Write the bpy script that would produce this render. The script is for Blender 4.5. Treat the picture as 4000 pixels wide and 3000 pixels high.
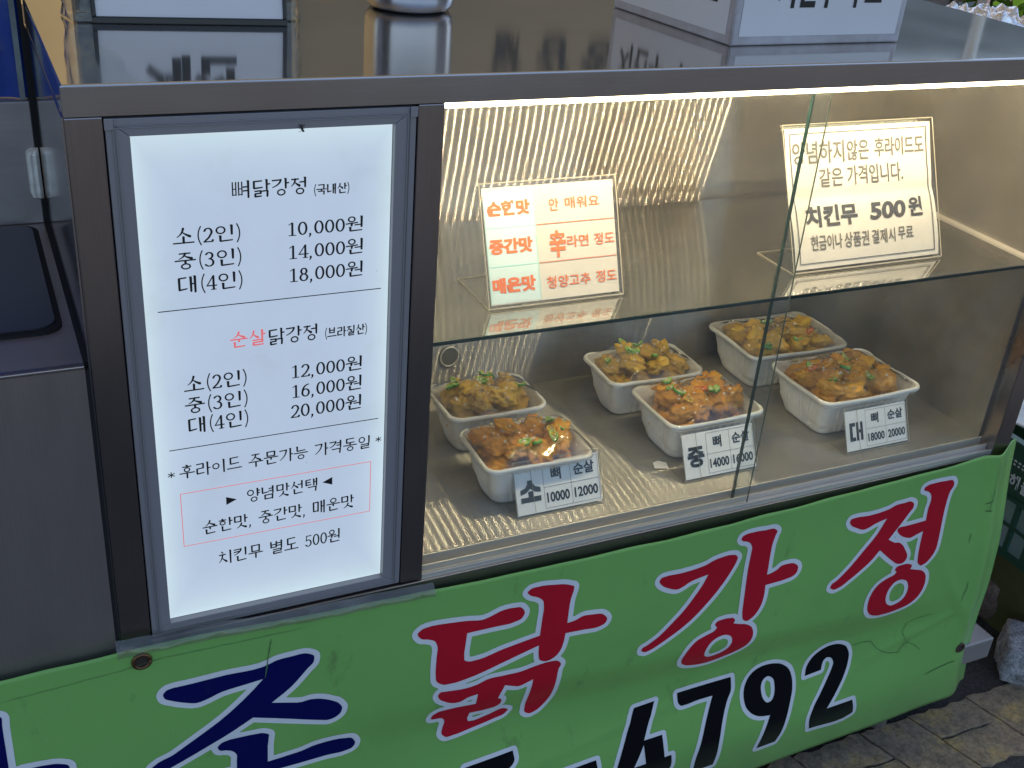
import bpy, bmesh, math, random
from mathutils import Vector, Matrix, noise
random.seed(7)
D = bpy.data
S = bpy.context.scene
for o in list(D.objects): D.objects.remove(o)

# ---------------------------------------------------------------- camera
cam_d = D.cameras.new("camera"); cam = D.objects.new("camera", cam_d); S.collection.objects.link(cam)
yaw, pit, rol = 0.47626954, 0.48964606, 0.08734409
f = Vector((math.sin(yaw)*math.cos(pit), math.cos(yaw)*math.cos(pit), -math.sin(pit)))
rt = Vector((math.cos(yaw), -math.sin(yaw), 0)); up = rt.cross(f)
rt2 = math.cos(rol)*rt + math.sin(rol)*up; up2 = -math.sin(rol)*rt + math.cos(rol)*up
cam.matrix_world = Matrix.Translation((-0.05812787, -0.79833523, 1.14976741)) @ Matrix((rt2, up2, -f)).transposed().to_4x4()
cam_d.sensor_width = 36; cam_d.lens = 39.706; cam_d.clip_start = .02; cam_d.clip_end = 500
S.camera = cam

# ---------------------------------------------------------------- sky, sun, exposure
SUN_EL, SUN_AZ = math.radians(62), math.radians(20)      # azimuth from +Y towards +X
w = D.worlds.new("World"); S.world = w; w.use_nodes = True
nt = w.node_tree; nt.nodes.clear()
sky = nt.nodes.new('ShaderNodeTexSky'); sky.sky_type = 'NISHITA'; sky.sun_disc = False
sky.sun_elevation = SUN_EL; sky.sun_rotation = SUN_AZ; sky.dust_density = 1.6; sky.air_density = 1.0; sky.ozone_density = .8
bg = nt.nodes.new('ShaderNodeBackground'); bg.inputs[1].default_value = .15
wo = nt.nodes.new('ShaderNodeOutputWorld')
nt.links.new(sky.outputs[0], bg.inputs[0]); nt.links.new(bg.outputs[0], wo.inputs[0])
sd = D.lights.new("sun", 'SUN'); sd.energy = 3.6; sd.angle = math.radians(.5); sd.color = (1, .94, .85)
so = D.objects.new("sun", sd); S.collection.objects.link(so)
sv = Vector((math.sin(SUN_AZ)*math.cos(SUN_EL), math.cos(SUN_AZ)*math.cos(SUN_EL), math.sin(SUN_EL)))
so.rotation_euler = sv.to_track_quat('Z', 'Y').to_euler(); so.location = (0, 0, 5)
S.view_settings.view_transform = 'Standard'; S.view_settings.look = 'None'
S.view_settings.exposure = .82; S.view_settings.gamma = 1
S.view_settings.use_curve_mapping = False
S.render.engine = 'CYCLES'
try:
    S.cycles.use_denoising = True; S.cycles.max_bounces = 12; S.cycles.transparent_max_bounces = 24
    S.cycles.sample_clamp_indirect = 6; S.cycles.caustics_refractive = False
except Exception: pass

# ---------------------------------------------------------------- helpers
LOC = {}
def tag(o, label, cat, group=None, kind=None):
    if label: o['label'] = label
    if cat: o['category'] = cat
    if group: o['group'] = group
    if kind: o['kind'] = kind
    return o
def thing(name, loc, label, cat, group=None):
    o = D.objects.new(name, None); S.collection.objects.link(o); o.location = loc
    o.empty_display_size = .03; LOC[o.name] = Vector(loc)
    return tag(o, label, cat, group)
def origin_of(p):
    v = Vector((0, 0, 0))
    while p is not None:
        v += LOC.get(p.name, Vector((0, 0, 0))); p = p.parent
    return v
def mk(name, verts, faces, mat, parent=None, smooth=False, uvs=None, mats=None, midx=None):
    """one mesh object; verts are world positions"""
    off = origin_of(parent)
    me = D.meshes.new(name)
    me.from_pydata([tuple(Vector(v)-off) for v in verts], [], faces)
    if mats:
        for m in mats: me.materials.append(m)
        if midx: me.polygons.foreach_set('material_index', midx)
    else: me.materials.append(mat)
    if smooth: me.polygons.foreach_set('use_smooth', [True]*len(me.polygons))
    if uvs:
        ul = me.uv_layers.new(name='UVMap'); k = 0
        for p in me.polygons:
            for li in p.loop_indices:
                ul.data[li].uv = uvs[me.loops[li].vertex_index]
    me.update()
    o = D.objects.new(name, me); S.collection.objects.link(o)
    if parent is not None: o.parent = parent
    return o
def struct(name, *a, **k):
    o = mk(name, *a, **k); o['kind'] = 'structure'; return o
def boxuv(me, along='x'):
    ul = me.uv_layers.new(name='UVMap')
    for p in me.polygons:
        n = p.normal
        for li in p.loop_indices:
            v = me.vertices[me.loops[li].vertex_index].co
            ax = max(range(3), key=lambda i: abs(n[i]))
            if ax == 0: uv = (v.y, v.z)
            elif ax == 1: uv = (v.x, v.z)
            else: uv = (v.x, v.y)
            if along == 'z' and ax != 2: uv = (uv[1], uv[0])
            if along == 'y' and ax == 2: uv = (uv[1], uv[0])
            ul.data[li].uv = uv
def box(name, a, b, mat, parent=None, bevel=.0008, along='x'):
    x0, y0, z0 = a; x1, y1, z1 = b
    v = [(x, y, z) for z in (z0, z1) for y in (y0, y1) for x in (x0, x1)]
    fc = [(0, 2, 3, 1), (4, 5, 7, 6), (0, 1, 5, 4), (2, 6, 7, 3), (0, 4, 6, 2), (1, 3, 7, 5)]
    o = mk(name, v, fc, mat, parent); boxuv(o.data, along)
    if bevel:
        m = o.modifiers.new('bevel', 'BEVEL'); m.width = bevel; m.segments = 2; m.limit_method = 'NONE'
    return o
def frame3(o, u, v):
    o = Vector(o); u = Vector(u).normalized(); v = Vector(v).normalized(); n = u.cross(v).normalized()
    return lambda a, b, c=0: o + u*a + v*b + n*c      # n points to the reader for u right, v up
def tube(pts, r, n=8, closed=False):
    vs, fs = [], []
    P = [Vector(p) for p in pts]
    for i, p in enumerate(P):
        d = (P[min(i+1, len(P)-1)]-P[max(i-1, 0)]).normalized()
        a = d.orthogonal().normalized() if i == 0 else (pa - d*pa.dot(d)).normalized()
        pa = a; b = d.cross(a)
        rr = r[i] if isinstance(r, (list, tuple)) else r
        for k in range(n):
            t = 2*math.pi*k/n; vs.append(p+a*math.cos(t)*rr+b*math.sin(t)*rr)
    for i in range(len(P)-1):
        for k in range(n):
            fs.append((i*n+k, i*n+(k+1) % n, (i+1)*n+(k+1) % n, (i+1)*n+k))
    fs.append(tuple(range(n-1, -1, -1))); fs.append(tuple((len(P)-1)*n+k for k in range(n)))
    return vs, fs
def join(parts):
    V, F = [], []
    for v, fc in parts:
        o = len(V); V += list(v); F += [tuple(i+o for i in q) for q in fc]
    return V, F
def cubepart(a, b):
    x0, y0, z0 = a; x1, y1, z1 = b
    v = [(x, y, z) for z in (z0, z1) for y in (y0, y1) for x in (x0, x1)]
    return v, [(0, 2, 3, 1), (4, 5, 7, 6), (0, 1, 5, 4), (2, 6, 7, 3), (0, 4, 6, 2), (1, 3, 7, 5)]

# ---------------------------------------------------------------- materials
def newmat(name):
    m = D.materials.new(name); m.use_nodes = True
    t = m.node_tree; b = t.nodes['Principled BSDF']
    return m, t, b
def N(t, kind, **k):
    n = t.nodes.new(kind)
    for a, v in k.items():
        if isinstance(a, str) and hasattr(n, a): setattr(n, a, v)
    return n
def noise_n(t, scale, detail=4, rough=.6, vec=None, stretch=None, obj=True):
    n = t.nodes.new('ShaderNodeTexNoise'); n.inputs['Scale'].default_value = scale
    n.inputs['Detail'].default_value = detail; n.inputs['Roughness'].default_value = rough
    tc = t.nodes.new('ShaderNodeTexCoord'); src = tc.outputs['Object'] if obj else tc.outputs['UV']
    if vec is not None: src = vec
    if stretch:
        mp = t.nodes.new('ShaderNodeMapping'); mp.inputs['Scale'].default_value = stretch
        t.links.new(src, mp.inputs[0]); src = mp.outputs[0]
    t.links.new(src, n.inputs['Vector']); return n
def ramp(t, src, stops):
    r = t.nodes.new('ShaderNodeValToRGB'); e = r.color_ramp.elements
    while len(e) < len(stops): e.new(.5)
    for k, (p, c) in enumerate(stops):
        e[k].position = p; e[k].color = c if len(c) == 4 else (*c, 1)
    t.links.new(src, r.inputs[0]); return r
def g(v): return (v, v, v, 1)
def bump(t, b, src, strength, dist):
    n = t.nodes.new('ShaderNodeBump'); n.inputs['Strength'].default_value = strength; n.inputs['Distance'].default_value = dist
    t.links.new(src, n.inputs['Height']); t.links.new(n.outputs[0], b.inputs['Normal']); return n
def mixc(t, fac, a, b, mode='MIX'):
    m = t.nodes.new('ShaderNodeMix'); m.data_type = 'RGBA'; m.blend_type = mode
    for s, v in ((m.inputs[0], fac), (m.inputs[6], a), (m.inputs[7], b)):
        if hasattr(v, 'links') or hasattr(v, 'is_output'): t.links.new(v, s)
        elif isinstance(v, (int, float)): s.default_value = v
        else: s.default_value = v if len(v) == 4 else (*v, 1)
    return m.outputs[2]
def plain(name, col, rough=.5, metal=0, spec=.5, coat=0):
    m, t, b = newmat(name)
    b.inputs['Base Color'].default_value = (*col, 1); b.inputs['Roughness'].default_value = rough
    b.inputs['Metallic'].default_value = metal; b.inputs['Specular IOR Level'].default_value = spec
    b.inputs['Coat Weight'].default_value = coat
    return m
def worn(name, col, rough=.5, metal=0, amt=.35, scale=14, bumpd=.0006, dirt=(.05, .04, .03)):
    m, t, b = newmat(name)
    n = noise_n(t, scale, 7, .65); r = ramp(t, n.outputs[0], [(.35, g(0)), (.75, g(1))])
    mul = t.nodes.new('ShaderNodeMath'); mul.operation = 'MULTIPLY'; mul.inputs[1].default_value = amt
    t.links.new(r.outputs[0], mul.inputs[0])
    t.links.new(mixc(t, mul.outputs[0], col, dirt), b.inputs['Base Color'])
    b.inputs['Roughness'].default_value = rough; b.inputs['Metallic'].default_value = metal
    n2 = noise_n(t, scale*6, 4); bump(t, b, n2.outputs[0], .5, bumpd)
    return m
def steel(name, base, rough, aniso=.8, scratch=.25, smudge=.35, scale=1.0, rvar=.1, metal=1):
    """brushed sheet: grain along UV.x"""
    m, t, b = newmat(name)
    b.inputs['Metallic'].default_value = metal
    b.inputs['Anisotropic'].default_value = aniso; b.inputs['Anisotropic Rotation'].default_value = .25
    tn = t.nodes.new('ShaderNodeTangent'); tn.direction_type = 'UV_MAP'; t.links.new(tn.outputs[0], b.inputs['Tangent'])
    fine = noise_n(t, 1, 6, .7, stretch=(6*scale, 900*scale, 1), obj=False)
    big = noise_n(t, 7*scale, 6, .65, stretch=(.6, 1.6, 1), obj=False)
    big2 = noise_n(t, 2.2, 4, .6)
    rb = ramp(t, big.outputs[0], [(.38, g(0)), (.7, g(1))])
    rs = ramp(t, fine.outputs[0], [(.3, g(.86)), (.7, g(1.0))])
    c1 = mixc(t, 1.0, (*base, 1), rs.outputs[0], 'MULTIPLY')
    mu = t.nodes.new('ShaderNodeMath'); mu.operation = 'MULTIPLY'; mu.inputs[1].default_value = smudge
    t.links.new(rb.outputs[0], mu.inputs[0])
    c2 = mixc(t, mu.outputs[0], c1, tuple(x*.62 for x in base))
    t.links.new(c2, b.inputs['Base Color'])
    ma = t.nodes.new('ShaderNodeMapRange'); ma.inputs[1].default_value = .3; ma.inputs[2].default_value = .7
    ma.inputs[3].default_value = max(.02, rough-rvar*.5); ma.inputs[4].default_value = rough+rvar
    t.links.new(big2.outputs[0], ma.inputs[0]); t.links.new(ma.outputs[0], b.inputs['Roughness'])
    bump(t, b, fine.outputs[0], scratch, .00006)
    return m
M = {}
M['steel_front'] = steel('steel_front', (.41, .36, .345), .27, .5, .10, .4, metal=.97)
M['steel_top'] = steel('steel_top', (.66, .63, .60), .07, .5, .05, .25, rvar=.06, metal=.93)
M['steel_side'] = steel('steel_side', (.5, .5, .52), .10, .5, .06, .3)
def steel2(name, base, tight, wide, broad=.3, brough=.5, smudge=.3):
    m = D.materials.new(name); m.use_nodes = True; t = m.node_tree; t.nodes.clear()
    tn = t.nodes.new('ShaderNodeTangent'); tn.direction_type = 'UV_MAP'
    gl = t.nodes.new('ShaderNodeBsdfAnisotropic'); gl.distribution = 'GGX'
    r2 = math.sqrt(tight*wide); gl.inputs['Roughness'].default_value = math.sqrt(r2); gl.inputs['Anisotropy'].default_value = 1-math.sqrt(tight/wide)
    t.links.new(tn.outputs[0], gl.inputs['Tangent'])
    g2 = t.nodes.new('ShaderNodeBsdfDiffuse')
    fine = noise_n(t, 1, 6, .7, stretch=(5, 500, 1), obj=False); rs = ramp(t, fine.outputs[0], [(.3, g(.82)), (.7, g(1.0))])
    big = noise_n(t, 9, 6, .65); rb = ramp(t, big.outputs[0], [(.4, g(1)), (.7, g(1-smudge))])
    c = mixc(t, 1.0, (*base, 1), rs.outputs[0], 'MULTIPLY'); c = mixc(t, 1.0, c, rb.outputs[0], 'MULTIPLY')
    t.links.new(c, gl.inputs[0]); t.links.new(c, g2.inputs[0])
    mx = t.nodes.new('ShaderNodeMixShader'); mx.inputs[0].default_value = broad; o = t.nodes.new('ShaderNodeOutputMaterial')
    t.links.new(gl.outputs[0], mx.inputs[1]); t.links.new(g2.outputs[0], mx.inputs[2]); t.links.new(mx.outputs[0], o.inputs[0])
    return m
M['steel_inner'] = steel2('steel_inner', (.62, .58, .51), .0012, .5, .13)
M['steel_floor'] = steel2('steel_floor', (.64, .60, .53), .0024, .5, .22)
M['steel_dull'] = steel('steel_dull', (.40, .38, .38), .42, .5, .3, .7, metal=.7)
M['steel_dark'] = steel('steel_dark', (.48, .42, .40), .36, .5, .2, .5, metal=.8)
M['alu'] = plain('anodised_aluminium', (.29, .28, .30), .40, .3)
M['alu_rail'] = steel('aluminium_rail', (.76, .71, .64), .30, .4, .15, .3, metal=.5)
M['pot'] = steel('pot_aluminium', (.62, .62, .66), .26, .7, .2, .2)
M['black'] = plain('black_plastic', (.012, .012, .015), .35)
M['gap'] = plain('rubber_and_gap_shade', (.004, .004, .005), .8)  # black of the seals, also the painted shade of open gaps
M['ink'] = plain('black_ink', (.012, .012, .014), .55)
M['ink_soft'] = plain('grey_ink', (.045, .045, .05), .6)
M['ink_red'] = plain('red_ink', (.42, .045, .05), .55)
M['lit_red'] = plain('backlit_red_print', (.2, .02, .02), .4)
_b = M['lit_red'].node_tree.nodes['Principled BSDF']; _b.inputs['Emission Color'].default_value = (.36, .085, .095, 1); _b.inputs['Emission Strength'].default_value = 1
M['ink_orange'] = plain('orange_ink', (.50, .12, .03), .6)
M['ink_teal'] = plain('pale_teal_ink', (.25, .55, .52), .6)
M['paper'] = worn('white_paper', (.70, .70, .73), .6, 0, .06, 9, .0002)
M['card_paper'] = worn('card_paper', (.84, .84, .84), .6, 0, .05, 9, .0002)
M['paper_blue'] = plain('pale_blue_paper', (.40, .52, .54), .6)
M['sleeve_paper'] = worn('paper_in_sleeve', (.44, .43, .39), .5, 0, .06, 9, .0002)
M['edge_grey'] = worn('grey_plastic_trim', (.50, .49, .53), .4, 0, .5, 30, .0006, (.22, .17, .14))
M['tan'] = None

def glassy(name, tint=(1, 1, 1), rough=.0, ior=1.5, boost=1.0, haze=0.0, hazecol=(.9, .9, .9), bumpy=None):
    """thin clear sheet: straight-through transparency under a Fresnel reflection"""
    m = D.materials.new(name); m.use_nodes = True; t = m.node_tree; t.nodes.clear()
    tr = t.nodes.new('ShaderNodeBsdfTransparent'); tr.inputs[0].default_value = (*tint, 1)
    gl = t.nodes.new('ShaderNodeBsdfGlossy'); gl.inputs['Roughness'].default_value = rough
    fr = t.nodes.new('ShaderNodeLayerWeight'); fr.inputs[0].default_value = .5
    pw = t.nodes.new('ShaderNodeMath'); pw.operation = 'POWER'; pw.inputs[1].default_value = 5
    ma = t.nodes.new('ShaderNodeMath'); ma.operation = 'MULTIPLY_ADD'; ma.inputs[1].default_value = .96; ma.inputs[2].default_value = .04
    t.links.new(fr.outputs['Facing'], pw.inputs[0]); t.links.new(pw.outputs[0], ma.inputs[0])
    mu = t.nodes.new('ShaderNodeMath'); mu.operation = 'MULTIPLY'; mu.inputs[1].default_value = boost; mu.use_clamp = True
    t.links.new(ma.outputs[0], mu.inputs[0])
    base = tr.outputs[0]
    if haze > 0:
        df = t.nodes.new('ShaderNodeBsdfDiffuse'); df.inputs[0].default_value = (*hazecol, 1)
        mh = t.nodes.new('ShaderNodeMixShader')
        n = noise_n(t, 22, 5, .6); r = ramp(t, n.outputs[0], [(.35, g(haze*.4)), (.8, g(haze*1.6))])
        t.links.new(r.outputs[0], mh.inputs[0]); t.links.new(tr.outputs[0], mh.inputs[1]); t.links.new(df.outputs[0], mh.inputs[2])
        base = mh.outputs[0]
    mx = t.nodes.new('ShaderNodeMixShader'); out = t.nodes.new('ShaderNodeOutputMaterial')
    t.links.new(mu.outputs[0], mx.inputs[0]); t.links.new(base, mx.inputs[1]); t.links.new(gl.outputs[0], mx.inputs[2])
    t.links.new(mx.outputs[0], out.inputs[0])
    if bumpy:
        n = noise_n(t, bumpy[0], 3, .5); bp = t.nodes.new('ShaderNodeBump'); bp.inputs['Strength'].default_value = 1
        bp.inputs['Distance'].default_value = bumpy[1]; t.links.new(n.outputs[0], bp.inputs['Height'])
        t.links.new(bp.outputs[0], gl.inputs['Normal']); t.links.new(bp.outputs[0], fr.inputs['Normal'])
    return m
M['glass'] = glassy('clear_glass', (.975, .99, .98), 0, 1.45, .9, .05, (.50, .50, .47))
M['shelf_glass'] = glassy('shelf_glass', (.93, .96, .94), .004, 1.5, 4.5, .03, (.6, .6, .5))
M['glass_edge'] = plain('green_glass_edge', (.012, .035, .03), .15, 0, .8)
M['acrylic'] = glassy('clear_acrylic', (.98, .98, .975), .01, 1.49, 1.2, 0)
M['acrylic_edge'] = plain('acrylic_edge', (.30, .28, .22), .2)
M['film'] = glassy('stretch_film', (.995, .995, .99), .025, 1.5, 2.8, .03, (.95, .90, .80), (26, .0026))
M['bag'] = glassy('clear_bag', (.9, .9, .88), .06, 1.5, 2.0, .08, (.8, .78, .7), (40, .003))
M['tape'] = glassy('packing_tape', (.72, .70, .66), .12, 1.5, 1.6, .25, (.35, .34, .32), (90, .001))

def emis(name, col, s):
    m = D.materials.new(name); m.use_nodes = True; t = m.node_tree; t.nodes.clear()
    e = t.nodes.new('ShaderNodeEmission'); e.inputs[0].default_value = (*col, 1); e.inputs[1].default_value = s
    o = t.nodes.new('ShaderNodeOutputMaterial'); t.links.new(e.outputs[0], o.inputs[0]); return m
LED_DOT, LED_BAR = 1150, 6
M['led_dot'] = emis('led_dot', (1, .80, .52), LED_DOT)
M['led_bar'] = emis('led_bar', (1, .86, .55), LED_BAR)
# backlit menu sheet: brighter beside its edge lit sides, faint stains inside the sheet
def lightsheet():
    m, t, b = newmat('backlit_sheet')
    tc = t.nodes.new('ShaderNodeTexCoord'); sx = t.nodes.new('ShaderNodeSeparateXYZ'); t.links.new(tc.outputs['UV'], sx.inputs[0])
    def edge(s, k):
        a = t.nodes.new('ShaderNodeMath'); a.operation = 'SUBTRACT'; a.inputs[1].default_value = .5; t.links.new(s, a.inputs[0])
        c = t.nodes.new('ShaderNodeMath'); c.operation = 'ABSOLUTE'; t.links.new(a.outputs[0], c.inputs[0])
        d = t.nodes.new('ShaderNodeMath'); d.operation = 'POWER'; d.inputs[1].default_value = k
        e = t.nodes.new('ShaderNodeMath'); e.operation = 'MULTIPLY'; e.inputs[1].default_value = 2; t.links.new(c.outputs[0], e.inputs[0])
        t.links.new(e.outputs[0], d.inputs[0]); return d.outputs[0]
    e1, e2 = edge(sx.outputs[0], 7), edge(sx.outputs[1], 10)
    ad = t.nodes.new('ShaderNodeMath'); ad.operation = 'MAXIMUM'; t.links.new(e1, ad.inputs[0]); t.links.new(e2, ad.inputs[1])
    c = mixc(t, ad.outputs[0], (.52, .64, .83), (.72, .90, 1.0))
    n = noise_n(t, 14, 5, .6); r = ramp(t, n.outputs[0], [(.35, g(1)), (.55, g(.97)), (.66, (.93, .93, .91, 1)), (.8, g(.98))])
    n2 = noise_n(t, 170, 2, .5); r2 = ramp(t, n2.outputs[0], [(.78, g(1)), (.83, g(.6))])
    c = mixc(t, 1.0, c, r.outputs[0], 'MULTIPLY'); c = mixc(t, 1.0, c, r2.outputs[0], 'MULTIPLY')
    t.links.new(c, b.inputs['Emission Color']); b.inputs['Emission Strength'].default_value = .455
    b.inputs['Base Color'].default_value = (.12, .12, .12, 1); b.inputs['Roughness'].default_value = .25
    return m
M['lightsheet'] = lightsheet()

def vinyl(name, col, dirt_amt=.5, spec=.14):
    m, t, b = newmat(name)
    n = noise_n(t, 5, 6, .6); r = ramp(t, n.outputs[0], [(.35, g(0)), (.7, g(1))])
    c = mixc(t, r.outputs[0], tuple(x*.93 for x in col), tuple(min(1, x*1.06) for x in col))
    d = noise_n(t, 26, 8, .72, stretch=(1, 1, .45)); rd = ramp(t, d.outputs[0], [(.60, g(0)), (.78, g(dirt_amt))])
    c = mixc(t, rd.outputs[0], c, (.07, .075, .05))
    sp = noise_n(t, 260, 2, .5); rs = ramp(t, sp.outputs[0], [(.77, g(0)), (.81, g(dirt_amt))])
    c = mixc(t, rs.outputs[0], c, (.04, .045, .03))
    # grime creeping up from the hem
    tc = t.nodes.new('ShaderNodeTexCoord'); sx = t.nodes.new('ShaderNodeSeparateXYZ'); t.links.new(tc.outputs['Object'], sx.inputs[0])
    mr = t.nodes.new('ShaderNodeMapRange'); mr.inputs[1].default_value = -.215; mr.inputs[2].default_value = -.12
    mr.inputs[3].default_value = 1; mr.inputs[4].default_value = 0; t.links.new(sx.outputs[2], mr.inputs[0])
    m2 = t.nodes.new('ShaderNodeMath'); m2.operation = 'MULTIPLY'; n3 = noise_n(t, 11, 7, .7)
    t.links.new(mr.outputs[0], m2.inputs[0]); t.links.new(n3.outputs[0], m2.inputs[1])
    c = mixc(t, m2.outputs[0], c, (.10, .13, .07))
    t.links.new(c, b.inputs['Base Color']); b.inputs['Roughness'].default_value = .30
    b.inputs['Specular IOR Level'].default_value = spec
    n4 = noise_n(t, 9, 3, .5); bump(t, b, n4.outputs[0], .5, .0025)
    return m
M['v_green'] = vinyl('green_vinyl', (.205, .45, .118), .7, .28)
M['v_white'] = vinyl('white_vinyl_print', (.70, .72, .76), .2)
M['v_red'] = vinyl('red_vinyl_print', (.48, .012, .028), .12)
M['v_blue'] = vinyl('blue_vinyl_print', (.004, .006, .085), .1)
M['v_black'] = vinyl('black_vinyl_print', (.006, .006, .008), .1)

# ---------------------------------------------------------------- lettering
_FT = {}
def text2d(s, bold=0.0):
    """outline text to 2-D triangles, unit height box; returns verts, faces"""
    k = (s, bold)
    if k in _FT: return _FT[k]
    c = D.curves.new('lettering', 'FONT'); c.body = s; c.offset = bold; c.resolution_u = 3
    o = D.objects.new('lettering', c); S.collection.objects.link(o)
    dg = bpy.context.evaluated_depsgraph_get(); me = o.evaluated_get(dg).to_mesh()
    vs = [(v.co.x, v.co.y) for v in me.vertices]; fs = [tuple(p.vertices) for p in me.polygons]
    o.evaluated_get(dg).to_mesh_clear(); D.objects.remove(o); D.curves.remove(c)
    _FT[k] = (vs, fs); return vs, fs
def fit(s, x0, x1, z0, z1, bold=0.0, slant=0.0):
    vs, fs = text2d(s, bold)
    a0 = min(v[0] for v in vs); a1 = max(v[0] for v in vs); b0 = min(v[1] for v in vs); b1 = max(v[1] for v in vs)
    return [(x0+(v[0]-a0)/(a1-a0)*(x1-x0)+slant*((v[1]-b0)/(b1-b0)), z0+(v[1]-b0)/(b1-b0)*(z1-z0)) for v in vs], fs
def lay(parts2d, fr, c):
    V, F = join([([fr(a, b, c) for a, b in v], f) for v, f in parts2d]); return V, F
# --- brush-stroke (serif) Hangul: strokes swept with a flat elliptical nib
def nib(p, wx, wy, n=10):
    return [(p[0]+wx*math.cos(2*math.pi*k/n), p[1]+wy*math.sin(2*math.pi*k/n)) for k in range(n)]
def hull(P):
    P = sorted(set(P))
    def half(P):
        h = []
        for p in P:
            while len(h) > 1 and (h[-1][0]-h[-2][0])*(p[1]-h[-2][1])-(h[-1][1]-h[-2][1])*(p[0]-h[-2][0]) <= 0: h.pop()
            h.append(p)
        return h[:-1]
    return half(P)+half(P[::-1])
HW, VW = .030, .050
WM = [1.0]
def sweep(pts, w0=1, w1=1, sx=VW, sy=HW, press=None):
    out = []; sx = sx*1.22*WM[0]; sy = sy*1.6*WM[0]
    n = len(pts)
    for i in range(n-1):
        a = w0+(w1-w0)*i/(n-1); b = w0+(w1-w0)*(i+1)/(n-1)
        out.append(hull(nib(pts[i], sx*a, sy*a)+nib(pts[i+1], sx*b, sy*b)))
    return out
def hs(x0, y0, x1, y1):            # horizontal with the small wedge at its right end
    o = sweep([(x0, y0), (x1, y1+.012)], 1, 1, .03, .026)
    o.append(hull(nib((x1-.015, y1+.012), .045, .034)+nib((x1-.035, y1+.04), .012, .012))); return o
def vs_(x, y0, x2, y1):            # vertical with slanted head
    o = sweep([(x, y0), (x2, y1)], 1, .82); o.append([(x-.105, y0+.035), (x-.04, y0-.03), (x+.045, y0-.01), (x+.05, y0+.035), (x-.02, y0+.05)]); return o
def vp(x, y0, x2, y1): return sweep([(x, y0), (x2, y1)], 1, .95, .046, .03)
def ring(cx, cy, rx, ry):
    P = [(cx+rx*math.cos(2*math.pi*k/20), cy+ry*math.sin(2*math.pi*k/20)) for k in range(21)]
    return sweep(P, 1, 1, .034, .024)
def arc(P, w0=1, w1=.45): return sweep(P, w0, w1, .042, .038)
def bez(a, b, c, n=7): return [((1-t)**2*a[0]+2*t*(1-t)*b[0]+t*t*c[0], (1-t)**2*a[1]+2*t*(1-t)*b[1]+t*t*c[1]) for t in [k/n for k in range(n+1)]]
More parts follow.
